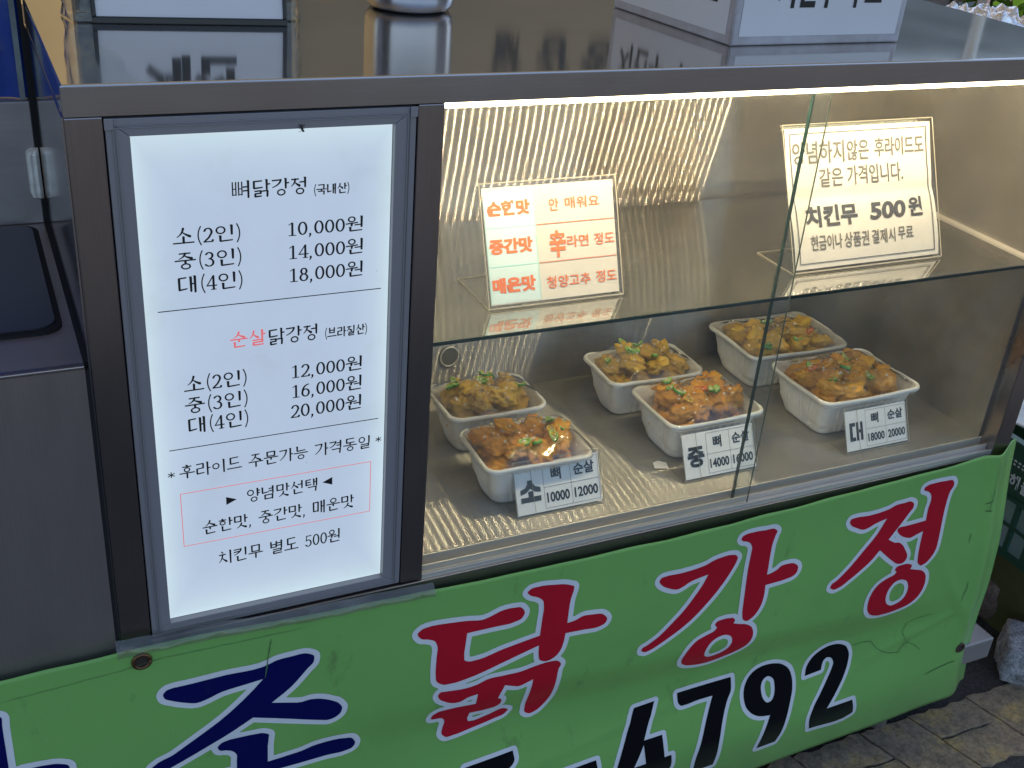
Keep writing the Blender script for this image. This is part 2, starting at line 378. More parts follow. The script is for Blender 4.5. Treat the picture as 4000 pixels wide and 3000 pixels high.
def cons(j, x0, y0, x1, y1, vert):
    X = lambda a: x0+(x1-x0)*a
    Y = lambda b: y0+(y1-y0)*b
    o = []
    if j == 'ㄱ' or j == 'ㅋ':
        o += hs(X(0), Y(.93), X(.93), Y(.95))
        if vert: o += arc(bez((X(.93), Y(.95)), (X(.85), Y(.35)), (X(0), Y(0))), 1.1, .4)
        else: o += vp(X(.93), Y(.95), X(.88), Y(0))
        if j == 'ㅋ': o += hs(X(.0), Y(.5), X(.8), Y(.55))
    elif j == 'ㄴ': o += vs_(X(.08), Y(1), X(.08), Y(.1)) + sweep([(X(.08), Y(.06)), (X(1), Y(.16))], 1, .8, .03, .03)
    elif j in 'ㄷㅌ':
        o += hs(X(.04), Y(.95), X(.92), Y(.97)) + vp(X(.08), Y(.93), X(.08), Y(.06)) + sweep([(X(.08), Y(.04)), (X(1), Y(.12))], 1, .8, .03, .03)
        if j == 'ㅌ': o += hs(X(.08), Y(.5), X(.85), Y(.52))
    elif j == 'ㄹ':
        o += hs(X(.04), Y(.96), X(.92), Y(.97)) + vp(X(.92), Y(.97), X(.9), Y(.54)) + hs(X(.08), Y(.52), X(.9), Y(.54)) + vp(X(.08), Y(.5), X(.08), Y(.06)) + sweep([(X(.08), Y(.02)), (X(1), Y(.08))], 1, .8, .03, .03)
    elif j == 'ㅁ':
        o += vp(X(.06), Y(.95), X(.08), Y(.04)) + hs(X(.06), Y(.94), X(.92), Y(.95)) + vp(X(.92), Y(.95), X(.9), Y(.02)) + sweep([(X(.08), Y(.05)), (X(.9), Y(.06))], 1, 1, .03, .026)
    elif j == 'ㅂ':
        o += vp(X(.08), Y(1), X(.1), Y(.03)) + vp(X(.92), Y(1), X(.9), Y(.03)) + hs(X(.08), Y(.52), X(.9), Y(.52)) + sweep([(X(.08), Y(.06)), (X(.9), Y(.06))], 1, 1, .03, .026)
    elif j == 'ㅃ':
        for q in (.0, .34, .62, .96): o += sweep([(X(q), Y(1)), (X(q), Y(.03))], 1, .95, .028, .02)
        for q in (.5, .06): o += sweep([(X(0), Y(q)), (X(.34), Y(q))], 1, 1, .02, .018) + sweep([(X(.62), Y(q)), (X(.96), Y(q))], 1, 1, .02, .018)
    elif j in 'ㅅㅈㅊ':
        top = {'ㅅ': 1, 'ㅈ': .9, 'ㅊ': .72}[j]
        if j != 'ㅅ': o += hs(X(.06), Y(top), X(.88), Y(top))
        if j == 'ㅊ': o += sweep([(X(.4), Y(1.0)), (X(.56), Y(.9))], 1, .8, .035, .03)
        o += arc(bez((X(.5), Y(top)), (X(.42), Y(top*.35)), (X(0), Y(0))), 1.1, .35)
        o += arc(bez((X(.45), Y(top*.55)), (X(.68), Y(top*.25)), (X(1), Y(.04))), .5, 1.25)
    elif j in 'ㅇ': 
        cx, cy = X(.5), Y(.5); rx = min(abs(x1-x0)*.46, .2); ry = min(abs(y1-y0)*.48, .2)
        o += ring(cx, cy, rx, ry)
    elif j == 'ㅎ':
        o += sweep([(X(.42), Y(1.0)), (X(.58), Y(.93))], 1, .8, .03, .03) + hs(X(.05), Y(.76), X(.95), Y(.76)) + ring(X(.5), Y(.3), min((x1-x0)*.36, .17), (y1-y0)*.3)
    elif j == 'ㄺ':
        o += cons('ㄹ', x0, y0, X(.5), y1, False) + cons('ㄱ', X(.58), y0, x1, y1, False)
    elif j == 'ㄶ': o += cons('ㄴ', x0, y0, X(.45), y1, False) + cons('ㅎ', X(.52), y0, x1, y1, False)
    return o
VR = 'ㅏㅑㅐㅓㅕㅔㅣ'
CH = 'ㄱㄲㄴㄷㄸㄹㅁㅂㅃㅅㅆㅇㅈㅉㅊㅋㅌㅍㅎ'
VO = 'ㅏㅐㅑㅒㅓㅔㅕㅖㅗㅘㅙㅚㅛㅜㅝㅞㅟㅠㅡㅢㅣ'
FI = ['', 'ㄱ', 'ㄲ', 'ㄳ', 'ㄴ', 'ㄵ', 'ㄶ', 'ㄷ', 'ㄹ', 'ㄺ', 'ㄻ', 'ㄼ', 'ㄽ', 'ㄾ', 'ㄿ', 'ㅀ', 'ㅁ', 'ㅂ', 'ㅄ', 'ㅅ', 'ㅆ', 'ㅇ', 'ㅈ', 'ㅊ', 'ㅋ', 'ㅌ', 'ㅍ', 'ㅎ']
def hangul(ch):
    k = ord(ch)-0xAC00; c = CH[k//588]; v = VO[(k % 588)//28]; fi = FI[k % 28]; o = []
    if v in VR:
        yb = .40 if fi else 0.02
        two = v in 'ㅐㅔ'
        xv = .80 if v in 'ㅏㅑ' else (.84 if not two else .86)
        cr = .52 if v in 'ㅓㅕ' else (.46 if two else .56)
        cb = .47 if fi else .14
        o += cons(c, .07 if c != 'ㅃ' else .0, cb, cr, .90, True)
        o += vs_(xv, .94, xv, yb-.02 if not fi else yb)
        my = (.94+yb)/2+.02; dy = .09 if fi else .11
        if v == 'ㅏ': o += hs(xv, my, xv+.16, my)
        if v == 'ㅑ': o += hs(xv, my+dy, xv+.15, my+dy) + hs(xv, my-dy, xv+.15, my-dy)
        if v == 'ㅓ': o += hs(cr+.03, my, xv, my)
        if v == 'ㅕ': o += hs(cr+.05, my+dy, xv, my+dy) + hs(cr+.05, my-dy, xv, my-dy)
        if v == 'ㅐ': o += vs_(xv-.2, .90, xv-.2, yb+.04) + hs(xv-.2, my, xv, my)
        if v == 'ㅔ': o += vs_(xv-.18, .90, xv-.18, yb+.04) + hs(cr, my, xv-.18, my)
        if fi: o += cons(fi, .24 if fi not in 'ㄺㄶ' else .14, 0, .86, .33, False)
    elif v == 'ㅝ':
        o += cons(c, .14, .62, .50, .95, False) + hs(.04, .50, .62, .54) + vp(.33, .5, .31, .36) + hs(.5, .40, .84, .41) + vs_(.84, .95, .84, .26)
        if fi: o += cons(fi, .2, 0, .86, .24, False)
    else:
        b = .60 if fi else .46
        o += cons(c, .2, b, .80, .95, False)
        yv = .46 if fi else .14
        if v in 'ㅗㅛ':
            yv = .42 if fi else .10
            o += hs(.03, yv, .97, yv)
            for x in ((.5,) if v == 'ㅗ' else (.36, .64)): o += vp(x, b+.0, x, yv)
        elif v in 'ㅜㅠ':
            yv = .50 if fi else .36
            o += hs(.03, yv, .97, yv)
            for x in ((.5,) if v == 'ㅜ' else (.36, .64)): o += vp(x, yv, x, .36 if fi else .0)
        else: o += hs(.03, yv, .97, yv)
        if fi: o += cons(fi, .2, 0, .82, .31, False)
    return o
def el(cx, cy, rx, ry, a0, a1, n=14): return [(cx+rx*math.cos(math.radians(a0+(a1-a0)*k/n)), cy+ry*math.sin(math.radians(a0+(a1-a0)*k/n))) for k in range(n+1)]
def digit(ch):
    T = lambda P, a=1, b=1: sweep(P, a, b, .042, .022)
    o = []
    if ch == '0': o += T(el(.27, .46, .19, .40, 0, 360, 22))
    elif ch == '1': o += T([(.30, .86), (.30, .04)]) + T([(.12, .74), (.30, .87)], .5, .7) + T([(.14, .04), (.46, .04)], .8, .8)
    elif ch == '2': o += T(el(.27, .64, .17, .22, 165, -25)+[(.30, .30), (.08, .06)]) + T([(.08, .05), (.46, .05), (.48, .15)]) 
    elif ch == '3': o += T(el(.25, .67, .16, .19, 155, -80)) + T(el(.24, .26, .20, .22, 85, -150))
    elif ch == '4': o += T([(.36, .86), (.06, .30)], .6, .6) + T([(.06, .28), (.5, .28)]) + T([(.37, .86), (.37, .04)]) + T([(.26, .04), (.48, .04)], .7, .7)
    elif ch == '5': o += T([(.14, .85), (.44, .85)]) + T([(.14, .85), (.11, .48)], .6, .6) + T(el(.25, .30, .20, .25, 130, -150))
    elif ch == '6': o += T(el(.27, .28, .18, .25, 0, 360, 20)) + T(bez((.42, .84), (.12, .78), (.09, .28)))
    elif ch == '8': o += T(el(.27, .66, .14, .19, 0, 360, 18)) + T(el(.27, .25, .18, .22, 0, 360, 18))
    elif ch == ',': o += sweep([(.10, .05), (.11, -.02), (.05, -.14)], 1, .4, .045, .045)
    elif ch == '(': o += sweep(bez((.27, 1.0), (.02, .45), (.27, -.10), 9), .7, .7, .036, .03)
    elif ch == ')': o += sweep(bez((.05, 1.0), (.30, .45), (.05, -.10), 9), .7, .7, .036, .03)
    elif ch == '*':
        for k in range(3):
            a = math.pi*k/3+math.pi/2; o += sweep([(.3+.28*math.cos(a), .5+.42*math.sin(a)), (.3-.28*math.cos(a), .5-.42*math.sin(a))], .8, .8, .03, .04)
    return o
def adv(ch): return {' ': .42, ',': .28, '(': .34, ')': .34, '*': .6}.get(ch, .55 if ch.isdigit() else 1.04)
def serif(s, x0, x1, zc, h):
    WM[0] = 1.4 if h < .0095 else 1.08
    tot = sum(adv(c) for c in s)-.04; k = (x1-x0)/tot; x = x0; P = []
    for c in s:
        gl = [] if c == ' ' else (hangul(c) if ord(c) >= 0xAC00 else digit(c))
        for poly in gl: P.append([(x+px*k, zc-h/2+pz*h) for px, pz in poly])
        x += adv(c)*k
    return P
def polys3(P, fn, step=.000004, base=.0004):
    V, F = [], []
    for i, p in enumerate(P):
        o = len(V); V += [fn(a, b, base+step*(i % 60)) for a, b in p]; F.append(tuple(range(o, o+len(p))))
    return V, F
def ccw(p): return p if sum(p[i-1][0]*p[i][1]-p[i][0]*p[i-1][1] for i in range(len(p))) > 0 else p[::-1]

# ================================================================ SETTING
def asphalt():
    m, t, b = newmat('asphalt')
    n = noise_n(t, 1.2, 6, .6); v = t.nodes.new('ShaderNodeTexVoronoi'); v.inputs['Scale'].default_value = 220
    tc = t.nodes.new('ShaderNodeTexCoord'); t.links.new(tc.outputs['Object'], v.inputs['Vector'])
    r = ramp(t, n.outputs[0], [(.35, (.022, .021, .021, 1)), (.7, (.055, .053, .052, 1))])
    r2 = ramp(t, v.outputs['Distance'], [(.0, g(1.6)), (.6, g(.7))])
    t.links.new(mixc(t, 1.0, r.outputs[0], r2.outputs[0], 'MULTIPLY'), b.inputs['Base Color'])
    b.inputs['Roughness'].default_value = .85; bump(t, b, v.outputs['Distance'], .7, .002); return m
M['asphalt'] = asphalt()
struct('ground', [(-90, -90, 0), (90, -90, 0), (90, 90, 0), (-90, 90, 0)], [(0, 1, 2, 3)], M['asphalt'])
def linepaint():
    m, t, b = newmat('worn_yellow_paint')
    n = noise_n(t, 17, 9, .68); r = ramp(t, n.outputs[0], [(.36, (.22, .175, .13, 1)), (.52, (.32, .245, .155, 1)), (.68, (.52, .36, .13, 1))])
    n2 = noise_n(t, 120, 6, .7); r2 = ramp(t, n2.outputs[0], [(.32, g(.45)), (.6, g(1.05))])
    t.links.new(mixc(t, 1.0, r.outputs[0], r2.outputs[0], 'MULTIPLY'), b.inputs['Base Color'])
    b.inputs['Roughness'].default_value = .8; bump(t, b, n2.outputs[0], .8, .0022); return m
M['linepaint'] = linepaint()
# the painted kerb line: separate cracked slabs of concrete
ky = D.objects.new('yellow_road_line', None); S.collection.objects.link(ky); ky['kind'] = 'structure'
ky['label'] = 'worn yellow painted line of cracked slabs on the asphalt below the green banner'
rr = random.Random(3)
x = .30
while x < 2.4:
    wdt = rr.uniform(.085, .125)
    sh = -.30
    for half in range(1 if rr.random() < .45 else 2):
        nh = 1
    cuts = [(.021, -.092)] if rr.random() < .5 else [(.021, rr.uniform(-.05, -.02)), (None, -.092)]
    ytop = .021
    for ct in cuts:
        y1 = ytop; y0 = ct[1] if ct[1] > -.09 else -.092
        ytop = y0-.002
        def sk(px, py): return px - (py)*.30 + .0035*noise.noise((px*40, py*40, 1))
        P = []
        for k in range(9):
            u = k/8; P.append((sk(x+.0015+(wdt-.003)*u, y1), y1+(.005*noise.noise((x*9+u*3, 2, y1*5)) + (.0035*rr.uniform(-1, 1) if y1 > .02 else .0008*rr.uniform(-1, 1)))))
        for k in range(1, 5): u = k/5; yy = y1+(y0-y1)*u; P.append((sk(x+wdt-.0015, yy)+rr.uniform(-.001, .001), yy))
        for k in range(9):
            u = 1-k/8; P.append((sk(x+.0015+(wdt-.003)*u, y0), y0+(.005*noise.noise((x*9+u*3, 5, y0*5)) + (.0035*rr.uniform(-1, 1) if y0 < -.09 else .0008*rr.uniform(-1, 1)))))
        for k in range(1, 5): u = 1-k/5; yy = y1+(y0-y1)*u; P.append((sk(x+.0015, yy)+rr.uniform(-.001, .001), yy))
        n = len(P); h = .0042+rr.uniform(-.0008, .0008)
        V = [(a, b, .0) for a, b in P]+[(a, b, h-.0015) for a, b in P]+[(a+(x+wdt/2-a)*.015, b+((y0+y1)/2-b)*.03, h) for a, b in P]
        F = [(k, (k+1) % n, n+(k+1) % n, n+k) for k in range(n)]+[(n+k, n+(k+1) % n, 2*n+(k+1) % n, 2*n+k) for k in range(n)]+[tuple(range(2*n, 3*n))]
        V = V; F = [tuple(reversed(q)) for q in F]
        o = mk('painted_slab', V, F, M['linepaint'], ky)
    x += wdt

# ================================================================ DISPLAY CART
CT = thing('display_cart', (0, 0, 0), 'stainless steel food cart with a lit glass display case and a menu on its front', 'food cart')
box('countertop', (0, 0, .928), (1.03, .305, .95), M['steel_top'], CT, .0016)
box('top_trim', (.0004, -.0012, .9284), (1.045, -.0002, .9488), M['steel_front'], CT, .0003)
box('side_panel', (-.001, .0012, .10), (.0002, .305, .9283), M['steel_side'], CT, 0, 'y')
box('post', (.0004, -.001, .10), (.0249, .02, .928), M['steel_front'], CT, .001, 'z')
box('post', (.2535, -.001, .472), (.275, .02, .928), M['steel_front'], CT, .001, 'z')
box('post', (1.019, -.001, .10), (1.045, .03, .928), M['steel_front'], CT, .001, 'z')
box('front_rail', (.0249, -.001, .444), (1.019, .02, .4698), M['steel_front'], CT, .001)
box('base_panel', (.0249, .002, .12), (1.019, .30, .443), M['steel_dull'], CT, 0)
box('bottom_shelf', (-.0, .0, .105), (1.150, .34, .1546-.014), M['steel_dull'], CT, .002)
for (px, py) in ((.03, .03), (.03, .29), (1.0, .03), (1.0, .29)):
    v, fc = tube([(px, py, 0), (px, py, .105)], .014, 10); mk('leg', v, fc, M['steel_dull'], CT, True)
# inside of the case
def panel(name, o, u, v, w, h, mat, parent, nx=1):
    fr = frame3(o, u, v); V = [fr(0, 0), fr(w, 0), fr(w, h), fr(0, h)]
    return mk(name, V, [(0, 1, 2, 3)], mat, parent, uvs=[(0, 0), (w, 0), (w, h), (0, h)])
# back panel gently bowed, so reflections wander
def grid_panel(name, o, u, v, w, h, mat, parent, nu, nv, amp, sc, seed):
    fr = frame3(o, u, v); V = []; U = []
    for j in range(nv+1):
        for i in range(nu+1):
            a = w*i/nu; b = h*j/nv
            V.append(fr(a, b, amp*noise.noise((a*sc+seed, b*sc, seed)))); U.append((a, b))
    F = [(j*(nu+1)+i, j*(nu+1)+i+1, (j+1)*(nu+1)+i+1, (j+1)*(nu+1)+i) for j in range(nv) for i in range(nu)]
    return mk(name, V, F, mat, parent, True, uvs=U)
grid_panel('back_panel', (.2755, .307, .483), (1, 0, 0), (0, 0, 1), .739, .443, M['steel_inner'], CT, 60, 36, .0003, 5, 3)
grid_panel('floor_panel', (.2755, .021, .483), (1, 0, 0), (0, 1, 0), .739, .286, M['steel_floor'], CT, 60, 24, .0002, 6, 8)
grid_panel('end_panel', (1.0142, .307, .483), (0, -1, 0), (0, 0, 1), .286, .443, M['steel_inner'], CT, 24, 36, .0010, 7, 5)
grid_panel('end_panel', (.2758, .021, .483), (0, 1, 0), (0, 0, 1), .286, .443, M['steel_inner'], CT, 24, 36, .0010, 7, 9)
# cable hole with its rolled rim
ringv, ringf = tube([(.424+.0115*math.cos(a*math.pi/12), .3045, .539+.0125*math.sin(a*math.pi/12)) for a in range(25)], .0012, 6)
mk('hole_rim', ringv, ringf, M['alu_rail'], CT, True)
hv = [(.424+.0108*math.cos(a*math.pi/12), .3052, .539+.0118*math.sin(a*math.pi/12)) for a in range(24)]
mk('cable_hole', hv, [tuple(range(23, -1, -1))][0:1], plain('hole_inside', (.13, .13, .11), .5), CT)
# glass shelf on two small steel rests
sh_ = box('glass_shelf', (.2762, .014, .7125), (1.010, .2885, .7161), M['shelf_glass'], CT, 0)
box('shelf_edge', (.2762, .0128, .7126), (1.010, .0139, .7160), M['glass_edge'], sh_, 0)
sh_.name = 'glass_shelf'
for o in [c for c in sh_.children]: pass
box('shelf_rest', (1.0035, .03, .7070), (1.0138, .287, .7122), M['alu_rail'], CT, .0006, 'y')
box('shelf_rest', (1.0105, .03, .7123), (1.0138, .287, .7190), M['alu_rail'], CT, .0004, 'y')
# front rails and sliding panes
box('rail', (.2752, .0003, .4699), (1.0188, .0212, .4722), M['alu_rail'], CT, .0003)
for (a, b, z) in ((.0003, .0016, .4760), (.0096, .0112, .4790), (.0196, .0212, .4832)):
    box('rail', (.2752, a, .4723), (1.0188, b, z), M['alu_rail'], CT, .0003)
box('rail_seal', (.2752, .0114, .4723), (1.0188, .0129, .4770), M['gap'], CT, 0)
p1 = box('glass_pane', (.2756, .0040, .4735), (.657, .0078, .9275), M['glass'], CT, 0)
p2 = box('glass_pane', (.6452, .0135, .4735), (1.0186, .0173, .9275), M['glass'], CT, 0)
box('pane_edge', (.6440, .0134, .4736), (.6451, .0174, .9274), M['glass_edge'], p2, 0)
box('pane_edge', (.6571, .0042, .4736), (.6574, .0060, .9274), plain('pale_glass_edge', (.10, .13, .10), .2), p1, 0)
# LED strip
lb = box('led_strip', (.2762, .0006, .9238), (1.0180, .0030, .9281), M['led_bar'], CT, 0)
V, F = [], []
k = 0; x = .284
while x < .9865:
    fr = frame3((x, .0262, .9245), (1, 0, 0), (0, -.86, -.5)); o = len(V)
    V += [fr(-.0011, -.0022), fr(.0011, -.0022), fr(.0011, .0022), fr(-.0011, .0022)]; F.append((o, o+3, o+2, o+1)); x += .0121; k += 1
dots = mk('led_chips', V, F, M['led_dot'], lb); dots['kind'] = 'stuff'

# ================================================================ MENU LIGHT BOX
MB = thing('menu_light_box', (.139, .005, .4716), 'glowing white menu light box in a grey frame, left of the glass case', 'menu board')
X0, X1, Z0, Z1 = .0262, .2525, .4725, .9262
WX0, WX1, WZ0, WZ1 = .0425, .2354, .4835, .9130
box('backing', (.0249, .016, .4700), (.2535, .0195, .928), M['gap'], MB, 0)
def bar(name, quad, y0, y1, mat, parent):
    V = [(a, y0, b) for a, b in quad]+[(a, y1, b) for a, b in quad]; n = len(quad)
    F = [tuple(range(n)), tuple(range(2*n-1, n-1, -1))]+[(k, n+k, n+(k+1) % n, (k+1) % n) for k in range(n)]
    o = mk(name, V, F, mat, parent); boxuv(o.data)
    m = o.modifiers.new('bevel', 'BEVEL'); m.width = .0005; m.segments = 2; m.limit_method = 'ANGLE'; return o
e = .0003
bar('frame_bar', [(X0, Z1), (WX0-e, WZ1+e), (WX1+e, WZ1+e), (X1, Z1)][::-1], .0005, .015, M['alu'], MB)
bar('frame_bar', [(X0, Z0), (X1, Z0), (WX1+e, WZ0-e), (WX0-e, WZ0-e)], .0005, .015, M['alu'], MB)
bar('frame_bar', [(X0, Z0+.0002), (WX0-e, WZ0), (WX0-e, WZ1), (X0, Z1-.0002)], .0005, .015, M['alu'], MB)
bar('frame_bar', [(X1, Z0+.0002), (X1, Z1-.0002), (WX1+e, WZ1), (WX1+e, WZ0)], .0005, .015, M['alu'], MB)
# raised ridges of the clip profile
def rail2(a, b, c, d): return box('frame_ridge', (a, -.0006, b), (c, .0004, d), M['alu'], MB, .0002)
for dz in (.0042, .0062): rail2(X0+.006, Z1-dz-.0008, X1-.006, Z1-dz)
rail2(X0+.006, WZ0-.006, X1-.006, WZ0-.0052)
for dx in (.0045, .0065): rail2(X0+dx, Z0+.002, X0+dx+.0007, Z1-.008); rail2(X1-dx-.0007, Z0+.002, X1-dx, Z1-.008)
for cx, cz in ((X0, Z1), (X1, Z1)):
    s = 1 if cx == X0 else -1
    box('corner_cap', (min(cx-.0006*s, cx+s*.0055), -.0016, cz-.0075), (max(cx-.0006*s, cx+s*.0055), -.0007, cz+.0006), M['alu'], MB, .0004)
w_, h_ = WX1-WX0, WZ1-WZ0
mk('menu_sheet', [(WX0, .0065, WZ0), (WX1, .0065, WZ0), (WX1, .0065, WZ1), (WX0, .0065, WZ1)], [(0, 1, 2, 3)], M['lightsheet'], MB, uvs=[(0, 0), (1, 0), (1, 1), (0, 1)])
MENU = [('뼈닭강정', 'k', 0.112, 0.1689, 0.8684, 0.0134), ('(국내산)', 'k', 0.1728, 0.2021, 0.8641, 0.0081), ('소(2인)', 'k', 0.0668, 0.1179, 0.8353, 0.0131), ('10,000원', 'k', 0.1517, 0.2142, 0.8343, 0.0124), ('중(3인)', 'k', 0.0672, 0.118, 0.816, 0.0134), ('14,000원', 'k', 0.152, 0.2145, 0.8154, 0.0127), ('대(4인)', 'k', 0.0678, 0.1182, 0.7969, 0.0137), ('18,000원', 'k', 0.1523, 0.2146, 0.7961, 0.0129), ('순살', 'r', 0.1054, 0.1334, 0.7456, 0.0135), ('닭강정', 'k', 0.1352, 0.1769, 0.7445, 0.0144), ('(브라질산)', 'k', 0.1814, 0.2184, 0.7417, 0.009), ('소(2인)', 'k', 0.0677, 0.1185, 0.7116, 0.014), ('12,000원', 'k', 0.1527, 0.2152, 0.7107, 0.0133), ('중(3인)', 'k', 0.0675, 0.1187, 0.6926, 0.0143), ('16,000원', 'k', 0.1527, 0.2152, 0.6923, 0.0136), ('대(4인)', 'k', 0.0684, 0.1186, 0.674, 0.0145), ('20,000원', 'k', 0.1521, 0.2153, 0.6734, 0.0138), ('후라이드 주문가능 가격동일', 'k', 0.0595, 0.2234, 0.6317, 0.0128), ('*', 'k', 0.0500, 0.0556, 0.6304, 0.0060), ('*', 'k', 0.2273, 0.2325, 0.6321, 0.0060), ('양념맛선택', 'k', 0.1128, 0.176, 0.5971, 0.0132), ('순한맛, 중간맛, 매운맛', 'k', 0.0752, 0.2086, 0.5725, 0.0135), ('치킨무 별도 500원', 'k', 0.0866, 0.1968, 0.5381, 0.014)]
fm = frame3((0, .0065, 0), (1, 0, 0), (0, 0, 1))
PK, PR = [], []
for s, c, a, b, z, h in MENU: (PK if c == 'k' else PR).extend(serif(s, a, b, z, h))
for a, b, z in ((.0523, .2291, .7763), (.0528, .2296, .6534)): PK.append([(a, z-.0004), (b, z-.0004), (b, z+.0004), (a, z+.0004)])
PK.append([(.0960, .5917), (.1050, .5957), (.0960, .5997)]); PK.append([(.1885, .5932), (.1885, .6012), (.1795, .5972)])
PB = []
for a, b, c, d in ((.0587, .6100, .2238, .6106), (.0587, .5570, .2238, .5576), (.0587, .5570, .0593, .6106), (.2232, .5570, .2238, .6106)): PB.append([(a, b), (c, b), (c, d), (a, d)])
V, F = polys3([ccw(p) for p in PK], fm); mk('lettering', V, F, M['ink'], MB)
V, F = polys3([ccw(p) for p in PR], fm); mk('red_lettering', V, F, M['lit_red'], MB)
V, F = polys3([ccw(p) for p in PB], fm); mk('red_border', V, F, M['lit_red'], MB)

# the fly on the upper frame edge
FLY = thing('fly', (.1627, -.0006, .9139), 'small dark fly sitting on the upper edge of the menu frame', 'fly')
def blob(c, r, n=10, m=8):
    V, F = [], []
    for j in range(m+1):
        for i in range(n):
            a = 2*math.pi*i/n; b = math.pi*j/m
            V.append((c[0]+r[0]*math.cos(a)*math.sin(b), c[1]+r[1]*math.sin(a)*math.sin(b), c[2]+r[2]*math.cos(b)))
    for j in range(m):
        for i in range(n): F.append((j*n+i, j*n+(i+1) % n, (j+1)*n+(i+1) % n, (j+1)*n+i))
    return V, F
flym = plain('fly_body', (.012, .010, .009), .4)
V, F = join([blob((.1627, -.0016, .9139), (.0010, .0010, .0016)), blob((.1635, -.0016, .9122), (.0009, .0008, .0009)), blob((.1619, -.0016, .9157), (.0009, .0008, .0013))])
mk('body', V, F, flym, FLY, True)
for sgn in (-1, 1):
    mk('wing', [(.1627, -.0022, .9139), (.1627+sgn*.0016, -.0024, .9166), (.1615+sgn*.0012, -.0022, .9172)], [(0, 1, 2)], plain('fly_wing', (.10, .09, .08), .3), FLY)
V, F = join([tube([(.1627, -.0014, .9139+dz), (.1627+s*.0016, -.0018, .9139+dz*1.8), (.1627+s*.0024, -.0001, .9139+dz*2.4)], .00014, 4) for s in (-1, 1) for dz in (-.0012, 0, .0012)])
mk('leg', V, F, flym, FLY)

# ================================================================ GREEN BANNER
BT = [(-.60, .4695), (-.0966, .4695), (-.002, .4716), (.0676, .4715), (.1597, .4656), (.2333, .4641), (.3331, .4600), (.4567, .4590), (.5770, .4592), (.6441, .4614), (.7462, .4642), (.8198, .4672), (.8797, .4694), (.9487, .4725), (1.0011, .4770), (1.05, .478), (1.085, .474), (1.2, .47)]
BR_ = [(.02, 1.127), (.06, 1.124), (.11, 1.115), (.15, 1.110), (.23, 1.108), (.31, 1.100), (.377, 1.088), (.44, 1.078), (.49, 1.070)]
BB = [(-.60, .052), (.7267, .0594), (.8916, .0665), (1.124, .068), (1.2, .068)]
def lerp(T, x):
    if x <= T[0][0]: return T[0][1]
    for (a, b), (c, d) in zip(T, T[1:]):
        if x <= c: 
            t = (x-a)/(c-a); return b+(d-b)*t
    return T[-1][1]
def sstep(a, b, x):
    t = min(1, max(0, (x-a)/(b-a))); return t*t*(3-2*t)
def ban_y(x, z):
    # depth of the hanging sheet: a slack fold runs along it, the right hem turns back
    zc = .245 - .07*(x-.5) + .03*math.exp(-((x+.1)/.3)**2)
    y = -.0095 - .004*sstep(.46, .34, z)
    amp = sstep(.05, .45, x)*(1-sstep(.90, 1.05, x)*.85)
    y += amp*.011*sstep(zc+.060, zc+.004, z)          # recedes: faces down, darker
    y -= amp*.017*sstep(zc-.004, zc-.115, z)        # swings out again: faces up, lighter
    y += .0016*noise.noise((x*4.1, z*5.3, 0)) + .0006*noise.noise((x*13, z*11, 4))
    xr = lerp(BR_, z); d = xr-x
    y += .020*sstep(.052, .0, d)**1.3 - .006*math.exp(-((d-.055)/.012)**2)*sstep(.10, .30, z)
    # creases near the lower right corner
    for (cx, cz, ang, ln, am) in ((1.03, .25, -.95, .08, .0030), (.965, .205, .35, .07, .0022), (.55, .20, .12, .22, .0012), (.20, .30, -.9, .05, .0009)):
        dx, dz = x-cx, z-cz; s = dx*math.cos(ang)+dz*math.sin(ang); n = -dx*math.sin(ang)+dz*math.cos(ang)
        y -= am*math.exp(-(n/.007)**2)*math.exp(-(s/ln)**2)
    return min(y, -.0012) if x < 1.044 else y
BN = thing('banner', (.4, -.012, .26), 'green vinyl banner with large red and blue Korean letters and black digits', 'banner')
NX, NZ = 300, 84
V, F = [], []
for j in range(NZ+1):
    for i in range(NX+1):
        v = j/NZ; u = i/NX
        z = .26; xx = 0
        for it in range(4):
            xr = lerp(BR_, z); xx = -.60+(xr+.60)*u
            z = lerp(BB, xx)+(lerp(BT, xx)-lerp(BB, xx))*v + .0012*noise.noise((xx*23, v*2, 1))*(v > .99)
        V.append((xx, ban_y(xx, z), z))
for j in range(NZ):
    for i in range(NX): a = j*(NX+1)+i; F.append((a, a+1, a+NX+2, a+NX+1))
sheet = mk('sheet', V, F, M['v_green'], BN, True)
so_ = sheet.modifiers.new('thick', 'SOLIDIFY'); so_.thickness = .0007; so_.offset = -1
